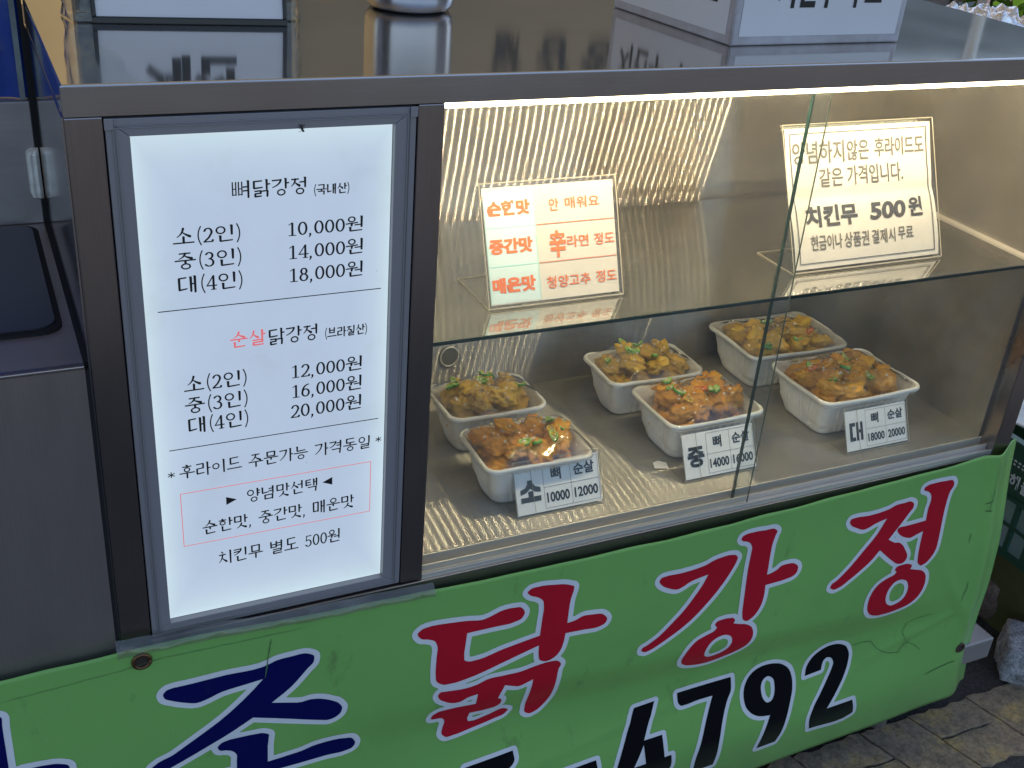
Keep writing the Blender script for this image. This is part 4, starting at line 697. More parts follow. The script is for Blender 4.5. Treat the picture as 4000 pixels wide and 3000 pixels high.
OUTL=[[[18624,27960,17924,28054,17424,28076,14924,28101,11024,28228,9724,28231,8424,28081,8024,28093,7224,28284,6734,28469,6424,28715,6214,29069,6121,29469,6101,29769,6122,29969,6197,30169,6324,30360,6424,30448,6724,30613,7424,30797,7824,30835,8324,30815,8394,30869,8452,31969,8376,32169,8224,32351,8124,32419,7824,32557,7424,32640,7124,32814,6983,32969,6863,33169,6751,33469,6724,33644,6624,33644,4689,32769,3324,32198,2724,31911,2524,31849,2024,31789,1624,31864,1190,32069,924,32324,839,32469,775,32669,744,32969,765,33269,862,33569,1001,33769,1124,33882,1724,34278,2024,34407,2824,34658,3258,34869,6624,36973,7724,37728,8524,38348,9524,39189,10252,39869,8824,39779,8224,39712,7824,39620,6924,39309,6124,39121,5724,39104,5224,39202,4824,39351,3899,39769,2924,40335,2724,40490,2566,40669,2455,40869,2343,41269,2334,41469,2368,41669,2513,41969,2724,42211,2926,42369,3224,42489,3624,42551,4024,42581,5424,42549,8024,42622,8924,42611,10724,42490,11324,42502,11524,42514,12124,42629,12724,42832,13124,42913,13624,42956,15324,42984,15724,42955,16124,42850,16724,42519,17024,42242,17163,41969,17214,41569,17139,41069,17068,40869,16942,40669,16724,40433,16411,40169,15524,39197,14997,38669,14424,38180,13846,37769,14013,37669,15124,37340,15424,37312,16124,37370,16624,37304,17024,37203,17524,37023,17924,36833,18924,36220,19224,35959,19464,35669,19711,35269,19821,34969,19839,34569,19741,34169,19602,33869,19348,33569,19024,33336,18624,33158,18124,33075,17624,33114,15824,33745,10724,35710,9361,34969,9424,34912,9524,34889,11224,34761,11524,34711,11724,34651,12224,34386,12524,34109,12646,33869,12687,33569,12534,32169,12524,30749,12624,30714,14724,30805,15224,30866,16024,31064,16524,31140,17324,31190,18524,31188,19224,31135,19924,30978,20324,30851,20624,30678,20836,30469,21035,30169,21215,29769,21286,29469,21289,29269,21232,28969,21104,28669,20977,28469,20663,28169,20466,28069,20224,27995,19424,27890]],[[-10009,33492,-10270,33601,-10509,33838,-10709,33831,-11009,33874,-11409,34023,-11909,34324,-12222,34601,-12350,34801,-12576,35401,-12567,36301,-12402,37201,-12002,38901,-11915,39501,-11877,40101,-11873,41801,-11756,43201,-11627,43601,-11496,43801,-11309,43960,-11009,44092,-10809,44126,-10609,44127,-10309,44074,-10009,43954,-9809,43830,-9663,43701,-9518,43501,-9421,43201,-9412,43001,-9492,42001,-9564,37701,-9509,37618,-9109,37688,-7609,37575,-6609,37442,-6109,37309,-5452,37001,-5298,36901,-5091,36701,-4970,36501,-4896,36301,-4852,35801,-4947,35201,-5149,34801,-5318,34601,-5609,34335,-6009,34069,-6509,33914,-6909,33879,-7809,33874,-8109,33807,-9009,33519,-9509,33428,-9709,33431]],[[40528,25072,40162,25274,39828,25574,39634,25874,39536,26174,39453,27574,39592,30674,39528,30776,38928,30612,38428,30608,38028,30722,37228,31065,37129,30874,36973,30374,37211,30074,37316,29874,37393,29574,37407,29274,37370,28974,37301,28774,37090,28474,37528,28386,37928,28180,38128,28039,38428,27745,38519,27574,38559,27374,38520,27074,38425,26874,38205,26574,37928,26308,37628,26155,37228,26049,36628,25980,35128,25703,32228,25313,31228,25271,30928,25299,30628,25399,30368,25574,30165,25774,29878,26174,29741,26574,29727,26874,29784,27574,29905,28274,29831,28574,29758,28674,29628,28727,29028,28810,28628,28963,28420,29174,28264,29574,28283,29874,28363,30174,28528,30453,28728,30642,29028,30818,29428,30974,29728,31022,30128,31038,30179,31074,29528,31557,29183,31874,28928,32249,28767,32674,28752,32974,28839,33274,29047,33574,29334,33774,29262,33874,28828,34252,28652,34474,28528,34701,28423,35074,28355,36474,28419,38074,28496,38874,28445,39274,28344,39574,28242,39674,27828,39883,27228,40069,27028,40177,26828,40351,26628,40603,26464,40874,26385,41074,26348,41274,26362,41474,26429,41674,26553,41874,26728,42049,27228,42372,27728,42490,28828,42519,30628,42328,32228,42106,33428,41820,33828,41776,34128,41805,34528,41896,35328,42170,35728,42273,36328,42341,37028,42330,37828,42238,38128,42168,38344,42074,38628,41857,38928,41448,39060,41174,39119,40974,39133,40674,39029,40274,38791,39874,38591,39674,38434,39574,38028,39423,37228,39285,36728,39257,35028,39354,32828,39409,32750,39374,32597,37974,32572,37474,32615,36974,32728,36917,32928,36885,33528,36889,34228,36947,36128,37367,39934,37874,40135,40474,40066,41374,40031,41474,39940,41574,39628,41821,38928,42149,38625,42374,38266,42774,38166,42974,38128,43174,38143,43374,38228,43585,38370,43774,38597,43974,38828,44115,39028,44181,39528,44237,40128,44243,40728,44198,42628,43878,43328,43682,44228,43272,44428,43100,44574,42874,44630,42674,44640,42474,44588,41974,44380,41174,44306,40674,44235,38874,44328,38777,44428,38795,45128,39069,45628,39139,46128,39105,47428,38919,47728,38848,48128,38668,48389,38474,48628,38236,48842,37974,48960,37774,49034,37574,49060,37374,48992,36974,48848,36674,48728,36506,48602,36374,48428,36255,47928,36072,47328,35970,47028,35969,45728,36116,44128,36224,44070,36174,43968,35474,43797,34774,43578,34274,43296,33874,43273,33774,43528,33572,43828,33209,43940,32974,43994,32674,43947,32374,43776,31974,43735,31774,43679,30674,43629,28374,43583,27874,43442,27274,43246,26774,43028,26370,42628,25837,42228,25457,41828,25220,41228,25025,40928,24994],[33928,27771,33828,27788,33738,27874,33758,28074,33828,28102,34928,27998,35155,27974,34928,27937,34528,27814,34228,27761],[32728,30843,32677,30874,32728,30900,32928,30978,33128,31011,33226,30974,33224,30874,33128,30780],[32428,33473,32347,33474,32398,33574,33428,33731,34428,33933,39828,35329,39910,35274,39941,34974,40024,34374,40143,33974,40028,33938,38928,33763,38328,33736,35528,33931,35028,33931,34628,33903,33428,33532,33028,33486]],[[62624,25444,62024,25543,60824,25863,60324,26107,59840,26454,59452,26854,59224,27254,59049,27854,59022,28354,59097,28754,59324,29486,59609,30054,59951,30554,60424,31045,60924,31378,61324,31546,62024,31781,62698,31954,62546,32354,62531,32554,62566,32754,62724,33067,63024,33360,63224,33458,63524,33526,64224,33563,64624,33546,65624,33365,65860,33254,66124,33038,66140,33054,65941,35654,65831,38154,65817,39454,65910,41854,65896,42054,65800,42254,65624,42472,65324,42641,64924,42752,64724,42842,64524,42994,64377,43154,64246,43354,64177,43554,64162,43754,64226,44054,64394,44354,64624,44556,65024,44710,65624,44821,66724,44820,68124,44709,68924,44714,69324,44616,69625,44454,69880,44254,70068,44054,70175,43854,70230,43654,70211,43354,70061,42954,69866,41854,69834,40254,69850,38654,69924,38571,70224,38667,70324,38712,70624,38972,70824,39100,71324,39246,71724,39271,72424,39243,72724,39210,73024,39135,73324,38995,73624,38804,73921,38554,74083,38354,74220,38054,74279,37754,74270,37354,74205,37054,74053,36754,73824,36485,73524,36261,73224,36133,72924,36065,71824,35932,69989,35854,69955,35754,69984,34954,69959,34254,69874,33654,69724,33074,69510,32554,69211,32054,68924,31723,68577,31454,68573,31354,69022,30954,69290,30554,69524,30024,69669,29454,69687,28754,69589,28154,69489,27854,69346,27554,69045,27154,68624,26814,67823,26354,67124,26078,65973,25754,65024,25517,64224,25395,63424,25379],[63724,27747,63524,27824,63345,27954,63259,28054,63233,28154,63183,28454,63192,28754,63258,29054,63350,29254,63624,29569,63824,29714,64024,29812,64524,29902,64724,29898,64924,29848,65324,29632,65424,29540,65523,29354,65616,28954,65596,28754,65497,28454,65424,28343,65224,28150,64824,27918,64424,27813],[53824,30621,53324,30862,53124,31045,53000,31254,52951,31454,52962,31754,53011,31954,53124,32168,53224,32284,53424,32423,53924,32601,54824,33125,55324,33497,55824,33971,57324,35547,58124,36485,58624,37158,59432,38354,59868,39054,59951,39254,59324,39167,58824,39055,58124,38706,57424,38461,56924,38428,56524,38512,55924,38754,55224,39114,54824,39385,54527,39654,54176,40054,54022,40354,53981,40654,54042,40954,54199,41254,54388,41454,54624,41591,54924,41666,55624,41723,57024,41650,58224,41677,59524,41786,60124,41871,60424,41946,61124,42228,62024,42407,63324,42497,63624,42473,64124,42376,64424,42296,64724,42137,65012,41854,65197,41554,65258,41354,65259,41054,65013,40254,64138,38654,63603,37854,62933,36954,62349,36254,61524,35349,60670,34454,59930,33754,59323,33254,58424,32614,57217,31854,56224,31304,55324,30856,54624,30628,54224,30560,54024,30570]],[[88947,25749,88647,25809,87939,26062,87447,26305,87080,26562,86747,26897,86447,27288,86221,27662,86028,28162,85947,28562,85877,29162,85878,29862,86026,30662,86258,31262,86647,31868,86847,32090,87147,32342,87447,32524,87947,32757,88447,32955,88947,33096,88987,33162,88919,33362,88906,33562,88938,33762,89017,33962,88944,34062,87447,35233,86147,36374,86047,36353,85649,35862,85247,35446,84440,34762,83047,33707,81947,32934,81447,32645,80647,32380,80347,32331,80047,32349,79707,32462,79247,32737,79025,32962,78887,33262,78887,33662,78931,33862,79064,34162,79347,34447,79936,34762,80247,35023,81000,35762,81637,36462,82947,38114,84223,39662,84615,40262,84913,40862,84847,40891,84547,40809,83647,40466,83047,40322,82547,40316,82047,40456,80647,41149,80347,41355,80147,41542,79847,41919,79693,42262,79673,42562,79751,42862,79863,43062,80047,43247,80247,43360,80547,43426,81347,43463,82847,43334,83747,43335,84547,43387,85647,43524,86047,43626,86647,43870,87047,43950,88247,43976,88947,44036,89347,43970,89847,43732,90084,43562,90247,43389,90403,43062,90447,42562,90409,42262,90281,41962,89847,41414,89285,40562,89347,40523,89447,40525,91747,40607,91838,40662,91774,41762,91905,42762,91873,43062,91786,43362,91647,43564,91347,43797,90701,44062,90547,44196,90424,44362,90334,44662,90337,44962,90436,45262,90596,45462,90847,45632,91147,45757,91447,45844,91847,45897,93247,45926,95047,45842,95547,45692,95842,45462,96047,45172,96192,44862,96267,44562,96271,44362,96223,44062,95919,43462,95855,43262,95782,42462,95768,41562,95869,39562,96074,37362,96143,36262,96168,35562,96141,35162,96096,34862,95955,34362,95789,33962,95621,33662,95342,33262,95064,32962,94847,32798,94582,32662,95147,32213,95540,31762,95796,31262,95962,30762,96087,30162,96105,29662,96042,28962,95878,28362,95749,28062,95519,27662,95097,27162,94847,26948,94347,26614,93607,26262,92747,26011,91147,25730,90147,25682,89347,25703],[90847,28160,90647,28217,90347,28386,90247,28463,90102,28662,89912,29162,89868,29562,89876,29862,89912,30062,90022,30362,90201,30662,90347,30821,90547,30923,90747,30970,90947,30981,91147,30943,91647,30708,91890,30462,92157,29862,92211,29562,92207,29162,92167,28962,92085,28762,91947,28562,91836,28462,91447,28267],[92247,34213,91547,34484,91428,34562,91497,35062,91407,35562,91147,36068,90222,37362,90247,37426,90447,37421,90747,37422,90947,37459,91847,37760,91904,37662,91944,36762,92036,35762,92123,35062,92298,34262],[88047,38560,87891,38662,87953,38762,88167,38562,88147,38531]],[[63648,8990,63430,9199,63346,9499,63396,11199,63482,11999,64452,16999,65047,19399,64948,19446,63648,19466,62048,19352,61348,19378,61048,19459,60848,19577,60613,19799,60378,20099,60210,20399,60085,20799,59968,21999,60007,22199,60136,22399,60270,22499,60448,22562,64270,22599,67348,22605,68148,22632,68448,22550,68616,22399,68713,22199,69020,20699,69062,20299,69057,19999,68992,19599,68623,18699,68388,17899,68181,16999,68019,16099,67852,14699,67751,13299,67677,10999,67594,10399,67348,9387,67248,9234,67148,9145,67048,9089,66848,9042,63948,8919]],[[73123,9443,72941,9572,72865,9672,72789,9872,72789,10072,73946,14272,73823,14333,73223,14451,72823,14571,72123,14909,71723,15171,71423,15413,71155,15672,70810,16072,70528,16472,70360,16772,70101,17472,69954,18072,69876,18572,69845,19072,69860,19572,70011,20372,70310,21172,70523,21578,70721,21872,71123,22291,71623,22607,71923,22733,72423,22873,72823,22937,73323,22966,74123,22900,74623,22795,75123,22644,75723,22409,76023,22256,76468,21972,76923,21626,77323,21255,77572,20972,77776,20672,77989,20272,78223,19698,78390,19172,78535,18272,78568,17272,78470,16472,78088,14372,77563,11972,77253,10972,76660,9772,76423,9598,76223,9557,73423,9395],[74323,17264,74060,17572,73886,17872,73651,18772,73618,19172,73651,19472,73723,19683,73823,19785,73923,19814,74223,19606,74419,19372,74486,19172,74591,18572,74639,18072,74605,17672,74512,17372,74423,17265]],[[84072,9736,82772,9836,81572,9840,81272,9917,81118,10047,81008,10247,80766,11347,80703,11847,80706,12247,80823,12947,81222,14147,81466,14647,82172,15834,82902,17147,83492,18347,83617,18647,83796,19247,83807,19347,83723,19547,83599,19747,83472,19862,83272,19946,83172,19906,83096,19647,83000,18747,82872,18524,82772,18437,82572,18350,79772,18186,79599,18247,79463,18347,79372,18465,79303,18647,79309,19547,79407,20147,79639,20747,79943,21247,80359,21747,80872,22179,81472,22536,82216,22847,82772,22980,83572,23023,84272,22962,84872,22795,85672,22438,86172,22121,86472,21860,86659,21647,86972,21187,87335,20447,87430,20147,87496,19747,87508,19447,87468,18747,87424,18347,87337,17947,87058,17147,86531,15947,85789,14647,85099,13547,85172,13506,85272,13501,88272,13561,88472,13503,88667,13347,88772,13147,89050,12147,89174,11447,89187,10947,89072,10610,88949,10447,88772,10307,88272,10101,87272,9792,86172,9674,84972,9681]],[[57654,7981,57154,8016,56954,8123,56818,8283,56747,8483,56449,10683,56354,10781,52154,10779,51954,10854,51854,10931,51740,11083,51678,11283,51901,13583,52091,14683,52444,16083,52883,17583,54054,21895,54152,22083,54253,22183,54454,22283,55854,22361,57454,22427,57627,22383,57754,22310,57933,22083,57981,21883,57957,21683,56911,17583,56954,17530,57054,17520,58754,17519,58954,17454,59149,17283,59241,17083,59700,14283,59754,14173,60354,14164,60532,14083,60646,13983,60760,13783,60939,12783,60975,11983,60910,11483,60754,11168,60561,10983,60354,10876,60273,10783,60634,8583,60634,8383,60554,8175,60354,7981,60054,7903]],[[44634,13626,44434,13760,44305,13964,43773,16064,43756,16264,43812,16464,43934,16631,44034,16708,44334,16792,49634,16982,49934,16908,50034,16837,50168,16664,50441,15464,50471,15064,50424,14664,50189,14064,50006,13864,49734,13766,44834,13584]],[[34465,11548,33765,11724,32365,12237,32180,12352,32094,12452,32007,12652,31998,12852,32222,14352,32341,14552,32459,14652,32565,14706,32765,14743,32965,14709,34265,14245,34665,14227,35065,14304,35317,14452,35537,14852,35632,15252,35582,15552,35392,15852,35137,16152,34965,16306,34765,16415,34365,16491,33665,16540,32365,16424,32165,16499,31998,16652,31903,16852,31888,17052,32602,21052,32665,21246,32739,21352,32865,21462,33065,21542,35365,21636,38965,21781,39165,21740,39365,21607,39512,21352,39709,20352,39733,19952,39649,19552,39465,19224,39265,18983,38765,18607,38065,18446,37265,18494,37165,18494,37096,18452,37665,18168,37965,17974,38231,17752,38465,17492,38686,17152,38834,16852,39087,16152,39240,15452,39268,15052,39225,14552,39133,14152,38993,13752,38665,13086,38365,12674,38150,12452,37865,12226,37416,11952,36765,11677,36365,11565,35665,11477,35165,11478]]]

def shape_mesh(loops):
    c = D.curves.new('print', 'CURVE'); c.dimensions = '2D'; c.fill_mode = 'BOTH'
    for l in loops:
        sp = c.splines.new('POLY'); n = len(l)//2; sp.points.add(n-1)
        for k in range(n): sp.points[k].co = (l[2*k]*1e-5, l[2*k+1]*1e-5, 0, 1)
        sp.use_cyclic_u = True
    o = D.objects.new('print', c); S.collection.objects.link(o)
    dg = bpy.context.evaluated_depsgraph_get(); me = D.meshes.new_from_object(o.evaluated_get(dg))
    D.objects.remove(o); D.curves.remove(c); return me
def print_mesh(name, shapes, mat, lift):
    bm = bmesh.new()
    for loops in shapes:
        me = shape_mesh(loops); bm.from_mesh(me); D.meshes.remove(me)
    lo = min(v.co.x for v in bm.verts); hi = max(v.co.x for v in bm.verts)
    for ax, st in ((0, .012), (1, .008)):
        k = -.62 if ax == 0 else 0.0
        while k < 1.2:
            n = Vector((1, 0, 0)) if ax == 0 else Vector((0, 1, 0))
            gm = list(bm.verts)+list(bm.edges)+list(bm.faces)
            if ax == 1 and k > .5: break
            if ax == 1 or lo < k < hi:
                bmesh.ops.bisect_plane(bm, geom=gm, plane_co=n*k, plane_no=n, dist=1e-7)
            k += st
    for v in bm.verts: v.co = Vector((v.co.x, ban_y(v.co.x, v.co.y)-lift, v.co.y))
    bmesh.ops.recalc_face_normals(bm, faces=list(bm.faces))
    bm.normal_update()
    for fc in bm.faces:
        if fc.normal.y > 0: fc.normal_flip()
        fc.smooth = True
    off = origin_of(BN)
    for v in bm.verts: v.co -= off
    me = D.meshes.new(name); bm.to_mesh(me); bm.free(); me.materials.append(mat)
    o = D.objects.new(name, me); S.collection.objects.link(o); o.parent = BN; return o
for ls in OUTL: print_mesh('white_outline', [ls], M['v_white'], .0004)
for key, a_, b_ in (('blue', 0, 2), ('blue', 2, 4), ('red', 4, 6), ('red', 6, 9), ('red', 9, 12)): print_mesh(key+'_letter', [ls for c, ls in FILL[a_:b_]], M['v_'+key], .0007)
for c, ls in FILL[12:]: print_mesh('black_digit', [ls], M['v_black'], .0007)
brass = worn('brass_eyelet', (.20, .11, .05), .4, .8, .6, 60, .0005); rusty = worn('rusty_eyelet', (.09, .04, .025), .7, .3, .7, 60, .001)
for (gx, gz, m, rad) in ((.0144, .4577, brass, .0072), (1.0640, .1600, rusty, .0062)):
    gy = ban_y(gx, gz)
    v1 = tube([(gx+rad*math.cos(a*math.pi/12), gy-.0012, gz+rad*math.sin(a*math.pi/12)) for a in range(25)], .0017, 8)
    mk('eyelet', *v1, m, BN, True)
    mk('eyelet_hole', [(gx+rad*.9*math.cos(a*math.pi/12), gy-.0009, gz+rad*.9*math.sin(a*math.pi/12)) for a in range(24)], [tuple(range(23, -1, -1))], plain('eyelet_dark', (.035, .024, .02), .6), BN)
marks = [[(.1269, .4494), (.1247, .4365), (.1225, .4235), (.1193, .406)], [(1.0085, .1303), (1.0282, .1346), (1.0459, .1373), (1.0628, .1385)],
 [(.8712, .2129), (.887, .2132), (.9026, .2102), (.9156, .1951), (.9367, .1826), (.9525, .1808), (.961, .1957), (.9767, .188), (.9899, .176)],
 [(.961, .1957), (.9523, .2134), (.9545, .2298), (.9724, .2354), (.9943, .2355)], [(1.0223, .4665), (1.0246, .4438), (1.0261, .4171), (1.026, .394)],
 [(1.034, .2817), (1.0349, .2668), (1.0315, .2508)], [(1.0116, .3622), (1.0131, .346)], [(1.0284, .4108), (1.0188, .4052)], [(1.0306, .3957), (1.0204, .3953)],
 [(-.0993, .4477), (-.0495, .4502), (-.0082, .4521), (.0324, .4559), (.0898, .4545), (.1596, .4534)]]
mw = [.0011, .0016, .0010, .0008, .0010, .0014, .0012, .0016, .0020, .0005]
markm = worn('dark_scuff', (.085, .20, .07), .5, 0, .5, 200, .0001)
for pts, wd_ in zip(marks, mw):
    V, F = [], []; L_ = []
    for (a, b), (c, d) in zip(pts, pts[1:]):
        n = 8
        for k in range(n): L_.append((a+(c-a)*k/n, b+(d-b)*k/n))
    L_.append(pts[-1])
    for k, (a, b) in enumerate(L_):
        q = L_[min(k+1, len(L_)-1)]; p_ = L_[max(k-1, 0)]; dx, dz = q[0]-p_[0], q[1]-p_[1]; l = math.hypot(dx, dz) or 1
        wv = wd_*(.35+.9*abs(noise.noise((a*120, b*120, 2)))+.25)*min(1, .3+k*.3, .3+(len(L_)-1-k)*.3); j_ = .0008*noise.noise((a*90, b*90, 6))
        for s in (-1, 1):
            xx, zz = a-dz/l*(wv*s*.5+j_), b+dx/l*(wv*s*.5+j_); V.append((xx, ban_y(xx, zz)-.0011, zz))
    F = [(2*k, 2*k+2, 2*k+3, 2*k+1) for k in range(len(L_)-1)]
    mk('scuff_mark', V, F, markm, BN, True)
# clear tape along the top hem
V, F = [], []
n = 120
for i in range(n+1):
    xx = -.005+(.285+.005)*i/n; zt = lerp(BT, xx)
    top = zt+.0065+.0012*noise.noise((xx*30, 1, 0))+(.003*sstep(.05, -.005, xx)); bot = zt-.004+.0008*noise.noise((xx*40, 5, 0))
    for z in (bot, zt, top): V.append((xx, -.0135+.0012*noise.noise((xx*60, z*200, 2)) + (.008 if z == top else 0)*1.0, z))
for i in range(n):
    for k in (0, 1): a = i*3+k; F.append((a, a+3, a+4, a+1))
TP = mk('clear_tape', V, F, M['tape'], BN, True)

# ================================================================ TRAYS OF CHICKEN
def tubmat():
    m, t, b = newmat('white_foam_plastic')
    n = noise_n(t, 40, 4, .6); r = ramp(t, n.outputs[0], [(.3, (.72, .71, .69, 1)), (.7, (.82, .81, .79, 1))])
    t.links.new(r.outputs[0], b.inputs['Base Color']); b.inputs['Roughness'].default_value = .42
    b.inputs['Subsurface Weight'].default_value = .15; b.inputs['Subsurface Radius'].default_value = (.004, .004, .003)
    return m
M['tub'] = tubmat()
def chickmat(name, lo, mid, hi, haze=0):
    m, t, b = newmat(name)
    oi = t.nodes.new('ShaderNodeObjectInfo'); tc = t.nodes.new('ShaderNodeTexCoord')
    ad = t.nodes.new('ShaderNodeVectorMath'); ad.operation = 'ADD'; t.links.new(tc.outputs['Object'], ad.inputs[0])
    sc = t.nodes.new('ShaderNodeMath'); sc.operation = 'MULTIPLY'; sc.inputs[1].default_value = 3; t.links.new(oi.outputs['Random'], sc.inputs[0]); t.links.new(sc.outputs[0], ad.inputs[1])
    n = noise_n(t, 85, 6, .65, vec=ad.outputs[0]); r = ramp(t, n.outputs[0], [(.30, (*lo, 1)), (.48, (*mid, 1)), (.66, (*hi, 1))])
    rr_ = ramp(t, oi.outputs['Random'], [(0, g(.86)), (1, g(1.2))])
    t.links.new(mixc(t, 1.0, r.outputs[0], rr_.outputs[0], 'MULTIPLY'), b.inputs['Base Color'])
    b.inputs['Roughness'].default_value = .38; b.inputs['Coat Weight'].default_value = .8; b.inputs['Coat Roughness'].default_value = .10
    b.inputs['Subsurface Weight'].default_value = .25; b.inputs['Subsurface Radius'].default_value = (.006, .003, .0012)
    n2 = noise_n(t, 260, 5, .7, vec=ad.outputs[0]); n3 = noise_n(t, 700, 3, .6, vec=ad.outputs[0])
    am = t.nodes.new('ShaderNodeMath'); am.operation = 'ADD'; t.links.new(n2.outputs[0], am.inputs[0]); t.links.new(n3.outputs[0], am.inputs[1])
    bump(t, b, am.outputs[0], .75, .0016); return m
M['chick_red'] = chickmat('red_glazed_batter', (.60, .13, .006), (.95, .38, .018), (.98, .62, .08))
M['chick_gold'] = chickmat('golden_batter', (.60, .26, .012), (.92, .52, .045), (.97, .76, .18))
M['chick_brown'] = chickmat('amber_batter', (.52, .17, .010), (.88, .40, .025), (.96, .62, .10))
M['chili'] = plain('green_chili_skin', (.07, .26, .025), .25, coat=.5); M['chili_in'] = plain('green_chili_flesh', (.35, .52, .12), .35)
M['pepper'] = plain('orange_pepper_skin', (.60, .14, .02), .25, coat=.5); M['pepper_y'] = plain('yellow_pepper_flesh', (.70, .45, .06), .3, coat=.3)
M['crumb'] = plain('white_nut_crumbs', (.80, .72, .55), .5)
# shared piece shapes
def piece_mesh(seed, kind):
    bm = bmesh.new(); bmesh.ops.create_icosphere(bm, subdivisions=4, radius=1)
    s = Vector((seed*7.3, seed*3.1, seed*1.7))
    ax = Vector((1.15, .85, .78)) if kind else Vector((1.3, .8, .75))
    for v in bm.verts:
        d = v.co.normalized()
        r = 1 + .40*noise.noise(d*1.4+s) + .30*noise.noise(d*3.1+s) + .26*abs(noise.noise(d*5.5+s)) + .10*noise.noise(d*11+s) + .05*noise.noise(d*21+s)
        q = noise.noise(d*3.7-s)
        if q > .12: r -= (q-.12)*.55
        v.co = Vector((d.x*ax.x, d.y*ax.y, d.z*ax.z))*r
    me = D.meshes.new('chicken_piece'); bm.to_mesh(me); bm.free()
    me.polygons.foreach_set('use_smooth', [True]*len(me.polygons)); return me
PM = {k: [None]*7 for k in ('chick_red', 'chick_gold', 'chick_brown')}
def piece(kind, i):
    if PM[kind][i] is None:
        me = piece_mesh(i*1.37+len(kind), i % 2); me.materials.append(M[kind]); PM[kind][i] = me
    return PM[kind][i]
def slice_mesh(seed, ms, rx, ry):
    # an obliquely cut chili ring: skin, pale flesh, seeds
    rg = random.Random(seed); V, F, I = [], [], []
    n = 20
    prof = [(1, -.0011, 0), (1.0, .0011, 0), (.80, .0013, 1), (.72, .0004, 1), (.70, -.0008, 1)]
    for (k, z, _) in prof:
        for i in range(n):
            a = 2*math.pi*i/n; w = 1+.06*math.sin(3*a+seed)
            V.append((rx*k*w*math.cos(a), ry*k*w*math.sin(a), z+.0012*math.sin(2*a+seed)))
    for j in range(len(prof)-1):
        for i in range(n): F.append((j*n+i, j*n+(i+1) % n, (j+1)*n+(i+1) % n, (j+1)*n+i)); I.append(0 if j == 0 else 1)
    F.append(tuple((len(prof)-1)*n+i for i in range(n))); I.append(1)
    for q in range(5):
        a = rg.uniform(0, 6.28); bv, bf = blob((rx*.4*math.cos(a), ry*.4*math.sin(a), .0003), (.0011, .0008, .0005), 6, 4); o = len(V); V += bv
        for ff in bf: F.append(tuple(t+o for t in ff)); I.append(2)
    me = D.meshes.new('pepper_slice'); me.from_pydata(V, [], F)
    for m in ms: me.materials.append(M[m])
    me.polygons.foreach_set('material_index', I); me.polygons.foreach_set('use_smooth', [True]*len(F)); return me
SL = {'g': [slice_mesh(k, ('chili', 'chili_in', 'crumb'), .0075, .0042) for k in range(3)],
      'o': [slice_mesh(9, ('pepper', 'pepper', 'crumb'), .0085, .0042)], 'y': [slice_mesh(5, ('pepper_y', 'pepper_y', 'crumb'), .0085, .0040)]}
def rrect(x0, y0, x1, y1, r, n=160):
    """rounded rectangle outline, n points evenly by side"""
    cs = [(x1-r, y0+r, -90), (x1-r, y1-r, 0), (x0+r, y1-r, 90), (x0+r, y0+r, 180)]
    P = []; q = n//4; na = q//4; ns = q-na
    for ci, (cx, cy, a0) in enumerate(cs):
        arc_ = [(cx+r*math.cos(math.radians(a0+90*k/na)), cy+r*math.sin(math.radians(a0+90*k/na))) for k in range(na+1)]
        nx_ = cs[(ci+1) % 4]; e2 = (nx_[0]+r*math.cos(math.radians(nx_[2])), nx_[1]+r*math.sin(math.radians(nx_[2])))
        P += [(a, b, 0) for a, b in arc_[:-1]]
        for k in range(ns):
            t = k/ns; P.append((arc_[-1][0]+(e2[0]-arc_[-1][0])*t, arc_[-1][1]+(e2[1]-arc_[-1][1])*t, math.sin(math.pi*min(1, max(0, (t-.06)/.88)))**.4 if .06 < t < .94 else 0, ) )
    return P
def ribbed(P, z, amp, inset_c, nrib):
    cx, cy = inset_c; out = []
    n = len(P)
    for i, p in enumerate(P):
        a = P[(i+1) % n]; b = P[i-1]; tx, ty = a[0]-b[0], a[1]-b[1]; l = math.hypot(tx, ty) or 1
        nx, ny = ty/l, -tx/l
        cw = math.cos(i*math.pi*2/n*nrib); s = p[2]*amp*(cw if cw > 0 else cw*.4)
        out.append((p[0]+nx*s, p[1]+ny*s, z))
    return out
FZ = .4835
